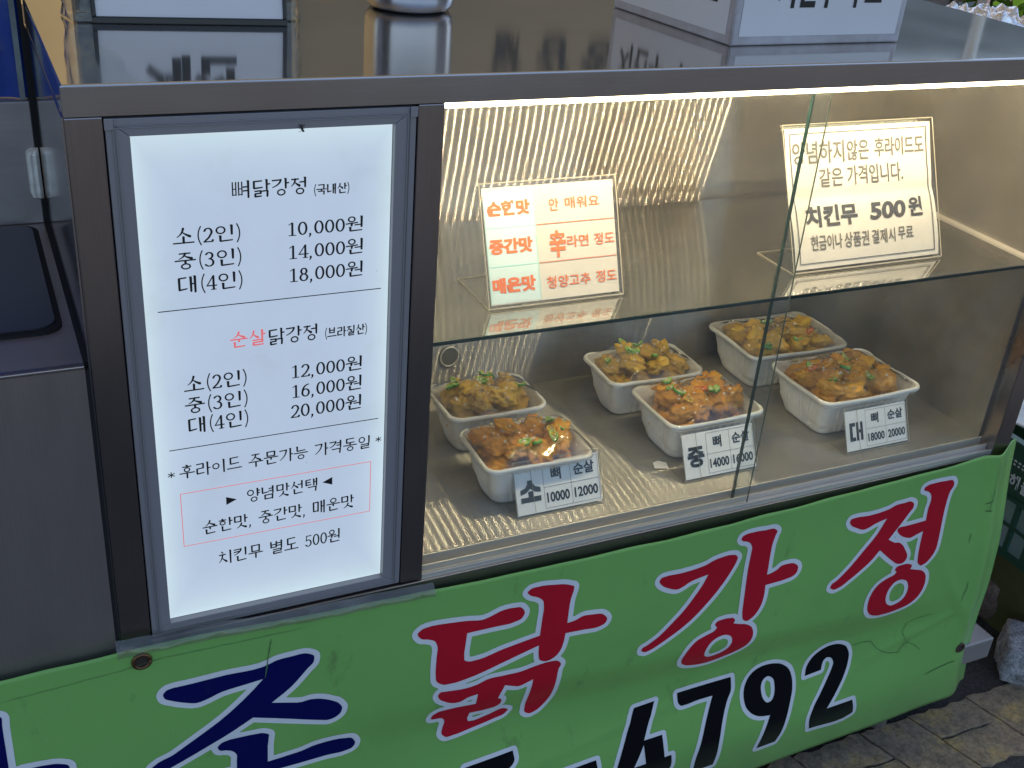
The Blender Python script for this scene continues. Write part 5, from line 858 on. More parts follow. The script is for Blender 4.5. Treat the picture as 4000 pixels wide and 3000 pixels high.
def tub(x0, y0, x1, y1, kind, label, seed, npc, pr, rise, H=.055, rc=.011, rot=0):
    rg = random.Random(seed)
    cx, cy = (x0+x1)/2, (y0+y1)/2
    T = thing('chicken_tub', (cx, cy, FZ), label, 'food tub', 'film wrapped tubs of fried chicken in the glass case')
    n = 400
    def ring_(ins, z, amp, r=None):
        return ribbed(rrect(x0+ins, y0+ins, x1-ins, y1-ins, max(.004, r if r else rc), n), FZ+z, amp, (cx, cy), 60 if x1-x0 > .14 else 48)
    L = [ring_(.0215, .0004, .0, .012), ring_(.0190, .0015, .0012, .013), ring_(.0172, .006, .0018, .013), ring_(.0130, .022, .0020), ring_(.0095, .036, .0018), ring_(.0075, .0445, .0006),
         ring_(.0068, H-.009, .0), ring_(.0045, H-.0060, 0), ring_(.0008, H-.0050, 0, .0135), ring_(0, H-.0035, 0, .014), ring_(.0002, H-.0014, 0, .0138), ring_(.0009, H-.0003, 0, .0135), ring_(.0022, H, 0, .0128), ring_(.0038, H-.0008, 0, .012), ring_(.0050, H-.0032, 0, .0115), ring_(.0085, H-.010, 0), ring_(.0100, H-.016, 0),
         ring_(.0125, .020, .0004), ring_(.0190, .004, 0)]
    # a slightly warped rim
    V = [p for l in L for p in l]
    V = [(a, b, c + (.0010*math.sin((a-cx)*40+seed)+.0008*math.sin((b-cy)*55+seed*2))*((c-FZ)/H)**2) for a, b, c in V]
    F = [(j*n+i, j*n+(i+1) % n, (j+1)*n+(i+1) % n, (j+1)*n+i) for j in range(len(L)-1) for i in range(n)]
    F.append(tuple(range(n-1, -1, -1))); F.append(tuple((len(L)-1)*n+i for i in range(n)))
    mk('tub', V, F, M['tub'], T, True)
    # pieces: a hidden lower bed and a heaped top
    spots = []
    hx, hy = (x1-x0)/2-.013, (y1-y0)/2-.013
    def add(px, py, pz, r, k=None):
        o = D.objects.new('chicken_piece', piece(kind, rg.randrange(7))); S.collection.objects.link(o); o.parent = T
        o.location = (px-cx, py-cy, pz-FZ); o.rotation_euler = (rg.uniform(-.7, .7), rg.uniform(-.7, .7), rg.uniform(0, 6.28))
        o.scale = (r*rg.uniform(.88, 1.12), r*rg.uniform(.88, 1.1), r*rg.uniform(.8, 1.05)); spots.append((px, py, pz, r))
    nxg = max(4, round((x1-x0)/.026)); nyg = max(3, round((y1-y0)/.026))
    for i in range(nxg):
        for j in range(nyg):
            add(cx+(-1+2*(i+.5)/nxg)*(hx-.008), cy+(-1+2*(j+.5)/nyg)*(hy-.008), FZ+.037+rg.uniform(-.003, .004), .0130)
    top = []
    tries = 0
    while len(top) < npc and tries < 4000:
        tries += 1
        px = cx+rg.uniform(-1, 1)*(hx-pr*.80); py = cy+rg.uniform(-1, 1)*(hy-pr*.80)
        if all(math.hypot(px-a, py-b) > pr*1.28 for a, b in top):
            top.append((px, py)); e_ = max(abs(px-cx)/hx, abs(py-cy)/hy)
            add(px, py, FZ+H-.010+rise*(1-e_**2.2)+rg.uniform(-.003, .004), pr*rg.uniform(.86, 1.1))
    def topz(px, py):
        z = -1
        for a, b, c, r in spots:
            d = math.hypot(px-a, py-b)/(r*1.02)
            if d < 1: z = max(z, c+r*.88*math.sqrt(1-d*d))
        return z
    # garnish on top
    for kk in range(6 if npc < 12 else 8):
        a, b = rg.choice(top); px, py = a+rg.uniform(-.01, .01), b+rg.uniform(-.009, .009); z = topz(px, py)
        if z < 0: continue
        key = 'g' if rg.random() < .68 else rg.choice('oy')
        o = D.objects.new('chili_slice' if key == 'g' else 'pepper_slice', rg.choice(SL[key])); S.collection.objects.link(o); o.parent = T
        o.location = (px-cx, py-cy, z+.0012-FZ); o.rotation_euler = (rg.uniform(-.6, .3), rg.uniform(-.4, .4), rg.uniform(0, 3.1))
        s = rg.uniform(.75, 1.1); o.scale = (s, s, 1)
    cr = []
    for kk in range(46):
        a, b = rg.choice(top); px, py = a+rg.uniform(-.014, .014), b+rg.uniform(-.014, .014); z = topz(px, py)
        if z < 0: continue
        s = rg.uniform(.0006, .0015); bv, bf = cubepart((-s, -s*.8, -s*.6), (s, s*.8, s*.6))
        R_ = Matrix.Rotation(rg.uniform(0, 3), 3, 'Z') @ Matrix.Rotation(rg.uniform(-.8, .8), 3, 'X')
        cr.append(([tuple(R_ @ Vector(v)+Vector((px, py, z+.0004))) for v in bv], bf))
    if cr:
        o = mk('nut_crumbs', *join(cr), M['crumb'], T); o['kind'] = 'stuff'
    # stretch film: taut tent over the highest points
    R_N, PN = 30, 120
    per = rrect(x0+.0006, y0+.0006, x1-.0006, y1-.0006, .0138, PN)
    G = []
    peaks = [(a, b, topz(a, b)+.002) for a, b in top]
    for j in range(R_N+1):
        row = []
        for i in range(PN):
            t = j/R_N; a = cx+(per[i][0]-cx)*t; b = cy+(per[i][1]-cy)*t
            ex, ey = (x1-x0)/2-abs(a-cx), (y1-y0)/2-abs(b-cy); ed = max(0, min(ex, ey))
            z = FZ+H+.0006
            for pa, pb, pz in peaks:
                dd = math.hypot(a-pa, b-pb); z = max(z, min(pz-dd*.42-dd*dd*6, FZ+H+.0006+ed*1.25))
            row.append([a, b, z])
        G.append(row)
    for it in range(3):
        for j in range(1, R_N):
            for i in range(PN):
                G[j][i][2] = .5*G[j][i][2]+.125*(G[j-1][i][2]+G[j+1][i][2]+G[j][i-1][2]+G[j][(i+1) % PN][2])
    V = []
    for j in range(R_N+1):
        for i in range(PN):
            a, b, z = G[j][i]; t = j/R_N
            wr = .0011*noise.noise((a*70, b*70, seed))*min(1, (1-t)*6)
            V.append((a, b, z+wr*abs(wr)*400 if False else z+wr*.6))
    base = (R_N)*PN
    sk = ribbed(rrect(x0-.0006, y0-.0006, x1+.0006, y1+.0006, .0145, PN), FZ+H-.006, 0, (cx, cy), 1)
    V += sk
    F = [(j*PN+i, (j+1)*PN+i, (j+1)*PN+(i+1) % PN, j*PN+(i+1) % PN) for j in range(R_N+1) for i in range(PN)]
    mk('stretch_film', V, F, M['film'], T, True)
    T.rotation_euler = (0, 0, rot)
    return T
tub(.3685, .162, .4878, .2484, 'chick_gold', 'small tub of pale golden chicken beside the dark post, behind another small tub', 11, 11, .0140, .016)
tub(.3652, .0552, .4895, .1427, 'chick_red', 'small tub of orange glazed chicken directly behind the 소 price card', 22, 11, .0148, .020)
tub(.5805, .1830, .7120, .2670, 'chick_gold', 'medium tub of golden chicken behind the tub with the 중 card', 35, 13, .0145, .020)
tub(.5945, .0745, .7230, .1735, 'chick_red', 'medium tub of red brown glazed chicken directly behind the 중 price card', 43, 15, .0148, .022)
tub(.7880, .1925, .9440, .3020, 'chick_gold', 'large tub of pale golden chicken at the back, behind the pane edge', 54, 22, .0138, .010)
tub(.7985, .0655, .9505, .1790, 'chick_brown', 'large tub of amber chicken directly behind the 대 price card', 68, 21, .0145, .014)

# ================================================================ PRICE CARDS
def lines2d(Ls):
    return [([(a, b), (c, b), (c, d), (a, d)], [(0, 1, 2, 3)]) for a, b, c, d in Ls]
def card(xa, xb, y0, ytop, h, big, pa, pb, label):
    C0 = thing('price_card', ((xa+xb)/2, y0, FZ), label, 'price card', 'price cards on the floor of the glass case')
    w = xb-xa; fr = frame3((xa, y0, FZ+.0028), (1, 0, 0), (0, ytop-y0, h)); hh = math.hypot(ytop-y0, h)
    mk('card', [fr(0, 0, 0), fr(w, 0, 0), fr(w, hh, 0), fr(0, hh, 0)], [(0, 1, 2, 3)], M['card_paper'], C0)
    def U(u): return u*w
    def Vv(v): return v*hh
    big2 = fit(big, U(.05), U(.285), Vv(.24), Vv(.70), .045)
    if big == '소':
        q = [([(.38, 1), (.62, 1), (.63, .86), (.75, .70), (1, .62), (1, .40), (.72, .45), (.5, .62), (.28, .45), (0, .38), (0, .60), (.25, .68), (.37, .84)], [tuple(range(12, -1, -1))]), ([(.38, .50), (.62, .50), (.62, .241), (.38, .241)], [(3, 2, 1, 0)][0:1]), ([(0, 0), (1, 0), (1, .24), (0, .24)], [(0, 1, 2, 3)])]
        big2 = join([([(U(.05+.235*a), Vv(.24+.44*b)) for a, b in v], f) for v, f in q])
    if big == '대':
        q = [([(0, 0), (.44, 0), (.44, .2), (.22, .2), (.22, .8), (.44, .8), (.44, 1), (0, 1)], [tuple(range(8))])] + lines2d([(.50, 0, .69, 1), (.81, 0, 1, 1), (.69, .42, .81, .60)])
        big2 = join([([(U(.06+.215*a), Vv(.24+.46*b)) for a, b in v], f) for v, f in q])
    small = [fit('뼈', U(.42), U(.54), Vv(.60), Vv(.87), .028), fit('순살', U(.69), U(.94), Vv(.62), Vv(.87), .028), fit(pa, U(.352), U(.622), Vv(.16), Vv(.37), .030), fit(pb, U(.680), U(.965), Vv(.16), Vv(.37), .030)]
    mk('lettering', *lay([big2]+small, fr, .0004), M['ink'], C0)
    e_ = w*.004
    mk('table_lines', *lay(lines2d([(U(.325), Vv(.05), U(.325)+e_, Vv(.95)), (U(.65), Vv(.05), U(.65)+e_, Vv(.95)), (U(.985), Vv(.05), U(.985)+e_, Vv(.95)), (U(.325), Vv(.05), U(.985), Vv(.05)+e_), (U(.325), Vv(.48), U(.985), Vv(.48)+e_), (U(.325), Vv(.95), U(.985), Vv(.95)+e_)]), fr, .0003), M['ink_soft'], C0)
    # bent acrylic holder: front face over the card and a foot behind
    ac = lambda a, b, c: fr(a, b, c)
    V = [fr(-.0015, -.002, .0014), fr(w+.0015, -.002, .0014), fr(w+.0015, hh+.004, .0014), fr(-.0015, hh+.004, .0014)]
    f0 = Vector((xa-.0015, y0+.030, FZ+.0006)); f1 = Vector((xb+.0015, y0+.030, FZ+.0006))
    k0 = Vector((xa-.0015, y0-.001, FZ+.0006)); k1 = Vector((xb+.0015, y0-.001, FZ+.0006))
    V += [k0, k1, f0, f1]
    mk('acrylic_holder', V, [(0, 1, 2, 3), (4, 5, 1, 0), (5, 4, 6, 7)], M['acrylic'], C0)
    eds = [tube([fr(-.0015, -.002, .0014), fr(-.0015, hh+.004, .0014)], .0004, 5), tube([fr(w+.0015, -.002, .0014), fr(w+.0015, hh+.004, .0014)], .0004, 5), tube([fr(-.0015, hh+.004, .0014), fr(w+.0015, hh+.004, .0014)], .0004, 5), tube([k0, k1], .0005, 5), tube([fr(w*.20, -.002, .0016), fr(w*.18, hh+.004, .0016)], .00025, 5)]
    mk('holder_edges', *join(eds), M['acrylic_edge'], C0)
    return C0
card(.3975, .4957, .0445, .0665, .0465, '소', '10000', '12000', 'price card reading 소, 10000 and 12000, leaning in front of the small tub')
card(.6040, .6985, .0480, .0705, .0445, '중', '14000', '16000', 'price card reading 중, 14000 and 16000, partly behind the pane edge')
card(.8228, .9155, .0390, .0590, .0430, '대', '18000', '20000', 'price card reading 대, 18000 and 20000, in front of the large tub')
# torn shred of label beside the medium tub
mk('torn_paper', [(.585, .083, FZ+.0008), (.600, .078, FZ+.0008), (.603, .088, FZ+.002), (.597, .096, FZ+.001), (.589, .094, FZ+.0012)], [(0, 1, 2, 3, 4)], M['paper'])
tag(D.objects['torn_paper'], 'small torn shred of white paper at the foot of the front medium tub', 'paper scrap')

# ================================================================ SHELF SIGNS
SZ = .7164
def acryl_stand(T, fr, w, hh, foot, xa, xb, y0):
    V = [fr(-.003, -.003, .0018), fr(w+.003, -.003, .0018), fr(w+.003, hh+.004, .0018), fr(-.003, hh+.004, .0018)]
    V += [fr(-.003, 0, -.0018), fr(w+.003, 0, -.0018), fr(w+.003, hh+.004, -.0018), fr(-.003, hh+.004, -.0018)]
    V += [Vector((xa-.003, y0-.002, SZ+.0006)), Vector((xb+.003, y0-.002, SZ+.0006)), Vector((xb+.003, y0+foot, SZ+.0006)), Vector((xa-.003, y0+foot, SZ+.0006))]
    mk('acrylic_holder', V, [(0, 1, 2, 3), (4, 5, 6, 7), (3, 2, 6, 7), (8, 9, 10, 11)], M['acrylic'], T)
    E_ = [(0, 1), (1, 2), (2, 3), (3, 0), (6, 7), (8, 9), (9, 10), (10, 11), (11, 8)]
    mk('holder_edges', *join([tube([V[a], V[b]], .0005, 5) for a, b in E_]), M['acrylic_edge'], T)
S1 = thing('spice_level_sign', (.425, .0615, SZ), 'small acrylic sign with orange lettering on pale blue and white, on the glass shelf', 'sign')
xa, xb, y0, yt, hz = .357, .4937, .0615, .1010, .1000
w = xb-xa; fr = frame3((xa, y0, SZ+.004), (1, 0, 0), (0, yt-y0, hz)); hh = math.hypot(yt-y0, hz)
mk('paper', [fr(0, 0), fr(w, 0), fr(w, hh), fr(0, hh)], [(0, 1, 2, 3)], M['sleeve_paper'], S1)
U = lambda u: u*w
Vv = lambda v: v*hh
mk('blue_column', *lay(lines2d([(U(.005), Vv(.01), U(.375), Vv(.965))]), fr, .0003), M['paper_blue'], S1)
mk('orange_lettering', *lay([fit('순한맛', U(.025), U(.345), Vv(.755), Vv(.885), .05), fit('중간맛', U(.02), U(.345), Vv(.43), Vv(.565), .05), fit('매운맛', U(.02), U(.345), Vv(.095), Vv(.23), .05),
    fit('안', U(.49), U(.565), Vv(.765), Vv(.875), .012), fit('매워요', U(.615), U(.885), Vv(.775), Vv(.875), .012),
    fit('辛', U(.475), U(.60), Vv(.36), Vv(.60), .035), fit('라면', U(.61), U(.78), Vv(.435), Vv(.54), .012), fit('정도', U(.825), U(.985), Vv(.435), Vv(.54), .012),
    fit('청양고추', U(.43), U(.775), Vv(.095), Vv(.20), .012), fit('정도', U(.82), U(.985), Vv(.10), Vv(.205), .012)] + lines2d([(U(.385), Vv(.655), U(.995), Vv(.661)), (U(.385), Vv(.325), U(.995), Vv(.331))]), fr, .0006), M['ink_orange'], S1)
mk('teal_lines', *lay(lines2d([(U(.005), Vv(.655), U(.375), Vv(.661)), (U(.005), Vv(.325), U(.375), Vv(.331)), (U(.375), Vv(.01), U(.379), Vv(.965)), (U(.003), Vv(.01), U(.007), Vv(.965))]), fr, .0006), M['ink_teal'], S1)
acryl_stand(S1, fr, w, hh, .075, xa, xb, y0)
S2 = thing('notice_sign', (.804, .059, SZ), 'larger acrylic notice with grey lettering and 500원, standing at the right of the glass shelf', 'sign')
xa, xb, y0, yt, hz = .7050, .9040, .0590, .1200, .1330
w = xb-xa; fr = frame3((xa, y0, SZ+.004), (1, 0, 0), (0, yt-y0, hz)); hh = math.hypot(yt-y0, hz)
V, F = [], []
nn = 28
def bow(v): return .0016*math.sin(v*6.0+.4)-.0016*math.exp(-((v-.52)/.06)**2)
for j in range(nn+1):
    v = j/nn; b = bow(v); V += [fr(0+.0006*math.sin(v*9), hh*v, b), fr(w+.0006*math.sin(v*9), hh*v, b)]
F = [(2*j, 2*j+1, 2*j+3, 2*j+2) for j in range(nn)]
mk('paper', V, F, M['sleeve_paper'], S2, True)
gtxt = [fit('양념하지', U(.045), U(.39), Vv(.745), Vv(.905), .014), fit('않은', U(.41), U(.56), Vv(.75), Vv(.90), .014), fit('후라이드도', U(.60), U(.95), Vv(.765), Vv(.905), .014),
    fit('같은', U(.21), U(.37), Vv(.575), Vv(.71), .014), fit('가격입니다.', U(.40), U(.79), Vv(.575), Vv(.715), .014),
    fit('현금이나', U(.11), U(.32), Vv(.125), Vv(.235), .014), fit('상품권', U(.335), U(.505), Vv(.125), Vv(.235), .014), fit('결제시', U(.525), U(.69), Vv(.13), Vv(.235), .014), fit('무료', U(.71), U(.82), Vv(.14), Vv(.235), .014)]
bold = [fit('치킨무', U(.09), U(.44), Vv(.29), Vv(.445), .04), fit('500', U(.525), U(.775), Vv(.305), Vv(.435), .04, .002), fit('원', U(.80), U(.90), Vv(.305), Vv(.45), .035)]
def lay_b(parts, c):
    V, F = join([([fr(a, b, bow(b/hh)+c) for a, b in v], f) for v, f in parts]); return V, F
mk('grey_lettering', *lay_b(gtxt, .0007), plain('grey_print', (.085, .08, .07), .6), S2)
mk('bold_lettering', *lay_b(bold, .0007), plain('dark_grey_print', (.03, .03, .03), .6), S2)
m_ = .035
edge2 = []
for j in range(nn):
    v0, v1 = m_+(1-2*m_)*j/nn, m_+(1-2*m_)*(j+1)/nn
    edge2 += lines2d([(U(.03), Vv(v0), U(.036), Vv(v1)), (U(.966), Vv(v0), U(.972), Vv(v1))])
edge2 += lines2d([(U(.03), Vv(m_), U(.972), Vv(m_+.006)), (U(.03), Vv(1-m_-.006), U(.972), Vv(1-m_))])
mk('border_line', *lay_b(edge2, .0007), M['ink_soft'], S2)
acryl_stand(S2, fr, w, hh, .062, xa, xb, y0)

# ================================================================ ON THE COUNTER
CZ = .9502
FS = thing('framed_sign', (.123, .19, CZ), 'white sign board in a black frame standing at the left of the counter', 'sign')
a = Vector((.0449, .1943, CZ)); b = Vector((.2003, .1765, CZ)); u = (b-a).normalized(); wd = (b-a).length
fr = frame3(a, u, (0.0, .12, 1))
def slab(fr, x0, z0, x1, z1, c0, c1):
    V = [fr(x, z, c) for c in (c0, c1) for z in (z0, z1) for x in (x0, x1)]
    return V, [(0, 2, 3, 1), (4, 5, 7, 6), (0, 1, 5, 4), (2, 6, 7, 3), (0, 4, 6, 2), (1, 3, 7, 5)]
hS = .092
V, F = join([slab(fr, 0, 0, wd, .0055, -.012, 0), slab(fr, 0, hS, wd, hS+.005, -.008, 0), slab(fr, 0, .0056, .0032, hS-.0001, -.008, 0), slab(fr, wd-.0032, .0056, wd, hS-.0001, -.008, 0)])
o = mk('frame', V, F, M['black'], FS); bv = o.modifiers.new('b', 'BEVEL'); bv.width = .0008; bv.segments = 2
mk('board', *slab(fr, .0033, .0057, wd-.0033, hS-.0002, -.006, -.002), M['paper'], FS)
mk('lettering', *lay([fit('계산', .038, .118, .026, .072, .045)], fr, -.0017), M['ink'], FS)
mk('foot', *slab(fr, .02, 0, wd-.02, .006, -.05, -.013), M['black'], FS)
# black speaker-like box in a clear bag behind the sign
BG = thing('wrapped_device', (.12, .215, CZ), 'black box wrapped in a clear plastic bag behind the framed sign', 'wrapped device')
mk('device', *cubepart((.034, .204, CZ), (.211, .235, CZ+.075)), M['black'], BG)
rg = random.Random(4); V, F = [], []
P = rrect(.026, .198, .220, .242, .012, 80)
for j in range(12):
    for i, p in enumerate(P):
        q = .004*noise.noise((p[0]*60, p[1]*60, j*.8))+.0025*noise.noise((p[0]*160, p[1]*160, j*1.7))
        l = Vector((p[0]-.123, p[1]-.22, 0)).normalized(); V.append((p[0]+l.x*q, p[1]+l.y*q, CZ+.001+j*.0075))
F = [(j*80+i, j*80+(i+1) % 80, (j+1)*80+(i+1) % 80, (j+1)*80+i) for j in range(11) for i in range(80)]
mk('clear_bag', V, F, M['bag'], BG, True)
# pot
PT = thing('metal_pot', (.3405, .2575, CZ), 'brushed metal pot on the counter between the framed sign and the white box', 'pot')
prof = [(.0, .0008), (.034, .0008), (.0385, .002), (.0415, .006), (.0425, .012), (.0428, .10), (.0438, .1015), (.0438, .103), (.0418, .103), (.0410, .10), (.0405, .012), (.036, .004), (0, .004)]
V, F, UVS = [], [], []
n = 72
for r, z in prof:
    for i in range(n): a_ = 2*math.pi*i/n; V.append((.3405+r*math.cos(a_), .2575+r*math.sin(a_), CZ+z)); UVS.append((i/n*.26, z))
F = [(j*n+i, j*n+(i+1) % n, (j+1)*n+(i+1) % n, (j+1)*n+i) for j in range(len(prof)-1) for i in range(n)]
mk('body', V, F, M['pot'], PT, True, uvs=UVS)
for s in (-1, 1):
    mk('handle', *tube([(.3405+s*.042, .2475, CZ+.083), (.3405+s*.058, .248, CZ+.085), (.3405+s*.060, .2575, CZ+.086), (.3405+s*.058, .267, CZ+.085), (.3405+s*.042, .2675, CZ+.083)], .0025, 8), M['pot'], PT, True)
# white box
WB = thing('white_box', (.68, .16, CZ), 'white box with grey edges and black lettering standing on the counter', 'box')
Pb = [(.5839, .0715), (.7895, .0755), (.776, .262), (.566, .258)]; HB = .105
V = [(x_, y_, CZ) for x_, y_ in Pb]+[(x_, y_, CZ+HB) for x_, y_ in Pb]
F = [(3, 2, 1, 0), (4, 5, 6, 7)]+[(k, (k+1) % 4, 4+(k+1) % 4, 4+k) for k in range(4)]
o = mk('body', V, F, M['edge_grey'], WB); bv = o.modifiers.new('b', 'BEVEL'); bv.width = .0022; bv.segments = 3
def face_fr(i): 
    p = Vector((*Pb[i], CZ)); q = Vector((*Pb[(i+1) % 4], CZ)); return frame3(p, q-p, (0, 0, 1)), (q-p).length
for i in (0, 3):
    fr, L_ = face_fr(i); 
    mk('paper_face', [fr(.008, .0085, .0004), fr(L_-.008, .0085, .0004), fr(L_-.008, HB-.007, .0004), fr(.008, HB-.007, .0004)], [(0, 1, 2, 3)], M['paper'], WB)
fr, L_ = face_fr(0)
mk('lettering', *lay([fit('치킨무', .0445, .115, .0335, .072, .04), fit('무료', .128, .171, .0335, .072, .04)], fr, .0008), M['ink'], WB)
fr, L_ = face_fr(3)
mk('side_lettering', *lay([fit('치킨무', .022, .098, .030, .068, .03), fit('무료', .112, .162, .030, .068, .03)], fr, .0008), M['ink'], WB)
mk('edge_strip', *tube([(.5836, .0711, CZ+.001), (.5836, .0711, CZ+HB)], .0016, 6), M['edge_grey'], WB, True)
# foil-wrapped tray beyond the counter
ST = thing('side_table', (1.15, .42, 0), 'small steel side table just past the right end of the counter', 'table')
box('table_top', (1.045, .235, .885), (1.215, .62, .900), M['steel_dull'], ST, .002)
for px in (1.06, 1.2):
    for py in (.25, .60): mk('leg', *tube([(px, py, 0), (px, py, .885)], .010, 8), M['steel_dull'], ST, True)
def foil():
    m, t, b = newmat('crumpled_foil'); b.inputs['Metallic'].default_value = 1; b.inputs['Base Color'].default_value = (.85, .86, .9, 1); b.inputs['Roughness'].default_value = .16
    n = noise_n(t, 90, 5, .6); bump(t, b, n.outputs[0], 1, .004); return m
M['foil'] = foil()
FO = thing('foil_bundle', (1.12, .33, .9005), 'crumpled silver foil heaped beyond the right end of the counter', 'foil')
V, F = [], []
nx_, ny_ = 70, 36
for j in range(ny_+1):
    for i in range(nx_+1):
        u_, v_ = i/nx_, j/ny_; X_ = 1.046+.155*u_; Y_ = .245+.12*v_
        e_ = min(1, min(u_, 1-u_, v_*.9, (1-v_)*.9)*9)
        h = .021+.010*u_+.020*abs(noise.noise((X_*34, Y_*34, 1)))+.014*noise.noise((X_*80, Y_*80, 3))
        V.append((X_+.004*noise.noise((X_*60, Y_*60, 9)), Y_+.004*noise.noise((X_*60, Y_*60, 5)), .9008+h*e_))
F = [(j*(nx_+1)+i, j*(nx_+1)+i+1, (j+1)*(nx_+1)+i+1, (j+1)*(nx_+1)+i) for j in range(ny_) for i in range(nx_)]
mk('foil_sheet', V, F, M['foil'], FO)

# ================================================================ NEIGHBOURING CABINET (left)
NC = thing('steel_cabinet', (-.4, .15, 0), 'dark steel cabinet with a black sunken lid, left of the lit case', 'cabinet')
box('front_panel', (-.80, .0, .02), (-.0040, .004, .7395), M['steel_dark'], NC, 0, 'z')
box('deck_edge', (-.80, -.001, .7396), (-.0040, .006, .7424), M['steel_front'], NC, .0008)
box('deck', (-.80, .0061, .7300), (-.0040, .314, .7421), M['steel_dark'], NC, 0)
def rr_slab(x0, y0, x1, y1, r, z0, z1):
    P = rrect(x0, y0, x1, y1, r, 80); n = len(P)
    V = [(p[0], p[1], z0) for p in P]+[(p[0], p[1], z1) for p in P]
    return V, [tuple(range(n, 2*n)), tuple(range(n-1, -1, -1))]+[(k, (k+1) % n, n+(k+1) % n, n+k) for k in range(n)]
mk('lid_seal', *rr_slab(-.42, .060, -.0115, .300, .018, .7420, .7446), M['gap'], NC)
mk('lid', *rr_slab(-.416, .0665, -.0165, .296, .015, .7447, .7462), plain('dark_glass_lid', (.035, .035, .055), .3, 0, .9), NC)
box('back_panel', (-.80, .3085, .7425), (-.0040, .330, .8590), M['steel_dull'], NC, .001)
box('gap_shade_strip', (-.0042, .3082, .7425), (-.0008, .333, 1.6), M['gap'], NC, 0)  # black strip painting the shade of the gap behind the cart side
box('gap_shade_fill', (-.0042, .0065, .05), (-.0008, .3120, .7424), M['gap'], NC, 0)  # no real seal: dark filler painted as the shade between cabinet and cart
box('gap_shade_fill', (-.0041, .0002, .05), (-.0008, .0062, .7380), M['gap'], NC, 0)  # front end of the same dark filler for the shaded gap
def cream():
    return worn('cream_plastic_chipped', (.80, .80, .75), .35, 0, .5, 55, .0012, (.10, .09, .07))
V, F = [], []
prof = [(-.0020, .0), (-.0022, -.010), (-.0050, -.013), (-.0080, -.0110), (-.0100, -.012), (-.0125, -.009), (-.0132, 0)]
zs_ = [(.7690, .55), (.7712, .9), (.775, 1.0), (.79, 1.0), (.805, 1.0), (.8125, .98), (.8150, .8), (.8162, .5)]
for z, s in zs_:
    for a_, b_ in prof: V.append((-.0020+(a_+.0020)*s, .3083+b_*s, z))
n = len(prof)
F = [(j*n+i, (j+1)*n+i, (j+1)*n+i+1, j*n+i+1) for j in range(len(zs_)-1) for i in range(n-1)]+[tuple(range(n)), tuple((len(zs_)-1)*n+i for i in range(n-1, -1, -1))]
mk('handle', V, F, cream(), NC)
TPn = thing('blue_tarp', (-.35, .33, .86), 'blue tarpaulin hanging behind the dark steel cabinet at the left edge', 'tarpaulin')
V, F = [], []
for j in range(61):
    for i in range(121):
        x_ = -.0035-.85*i/120; z = .8597+.75*j/60
        V.append((x_, .322+.006*noise.noise((x_*11, z*7, 0))+.0035*noise.noise((x_*30, z*25, 4))*sstep(1.0, .87, z)-.004*math.exp(-((x_+.0105)/.003)**2), z))
F = [(j*121+i, (j+1)*121+i, (j+1)*121+i+1, j*121+i+1) for j in range(60) for i in range(120)]
def tarpm():
    m, t, b = newmat('blue_tarpaulin'); n = noise_n(t, 12, 6, .6); r = ramp(t, n.outputs[0], [(.3, (.006, .035, .22, 1)), (.7, (.012, .06, .36, 1))])
    d = noise_n(t, 20, 7, .7); rd = ramp(t, d.outputs[0], [(.56, g(0)), (.75, g(.4))])
    t.links.new(mixc(t, rd.outputs[0], r.outputs[0], (.12, .15, .15)), b.inputs['Base Color']); b.inputs['Roughness'].default_value = .35
    n4 = noise_n(t, 40, 4, .6); bump(t, b, n4.outputs[0], .6, .002); return m
mk('tarp_sheet', V, F, tarpm(), TPn, True)
mk('seam_strip', [(-.0115, .3125, .8598), (-.0068, .3120, .8598), (-.0058, .3120, 1.6), (-.0105, .3125, 1.6)], [(0, 1, 2, 3)], worn('faded_grey_strip', (.22, .27, .29), .5, 0, .6, 40, .0005), TPn)

# ================================================================ RIGHT-HAND SIDE
cg = worn('dark_green_crate_plastic', (.018, .085, .05), .4, 0, .35, 30, .0006)
CR = thing('green_crate', (1.45, .26, 0), 'dark green lattice plastic crate with white lettering, past the right edge of the banner', 'crate')
cx0, cx1, cy0, cy1 = 1.30, 1.60, .03, .50
parts = []
z0c, z1c = .155, .338
for side in range(2):   # left (-X) and front (-Y) walls shown
    def W(a, b, c, d, dep0, dep1):
        if side == 0: return cubepart((cx0+dep0, cy0+a, b), (cx0+dep1, cy0+c, d))
        return cubepart((cx0+a, cy0+dep0, b), (cx0+c, cy0+dep1, d))
    L_ = (cy1-cy0) if side == 0 else (cx1-cx0)
    parts.append(W(.001, .250, L_-.001, z1c-.006, .002, .005))
    parts.append(W(0, z1c-.006, L_, z1c, -.003, .010))
    parts.append(W(0, .243, L_, .2495, -.001, .008))
    for z in (.157, .200): parts.append(W(0, z, L_, z+.007, 0, .008))
    k = .0
    while k < L_: parts.append(W(k, .1645, min(L_, k+.007), .2425, .0005, .0075)); k += .034
parts.append(cubepart((cx0, cy0, .150), (cx1, cy1, .1565)))
for (pa, pb) in ((cx0-.001, cy0-.001), (cx1-.012, cy0-.001), (cx0-.001, cy1-.012), (cx1-.012, cy1-.012)): parts.append(cubepart((pa, pb, .1505), (pa+.013, pb+.013, z1c-.001)))
parts.append(cubepart((cx1-.006, cy0+.013, .157), (cx1-.001, cy1-.013, z1c-.002))); parts.append(cubepart((cx0+.013, cy1-.006, .157), (cx1-.013, cy1-.001, z1c-.002)))
mk('crate_body', *join(parts), cg, CR)
fr = frame3((cx0+.0019, .165, .262), (0, -1, 0), (0, 0, 1))
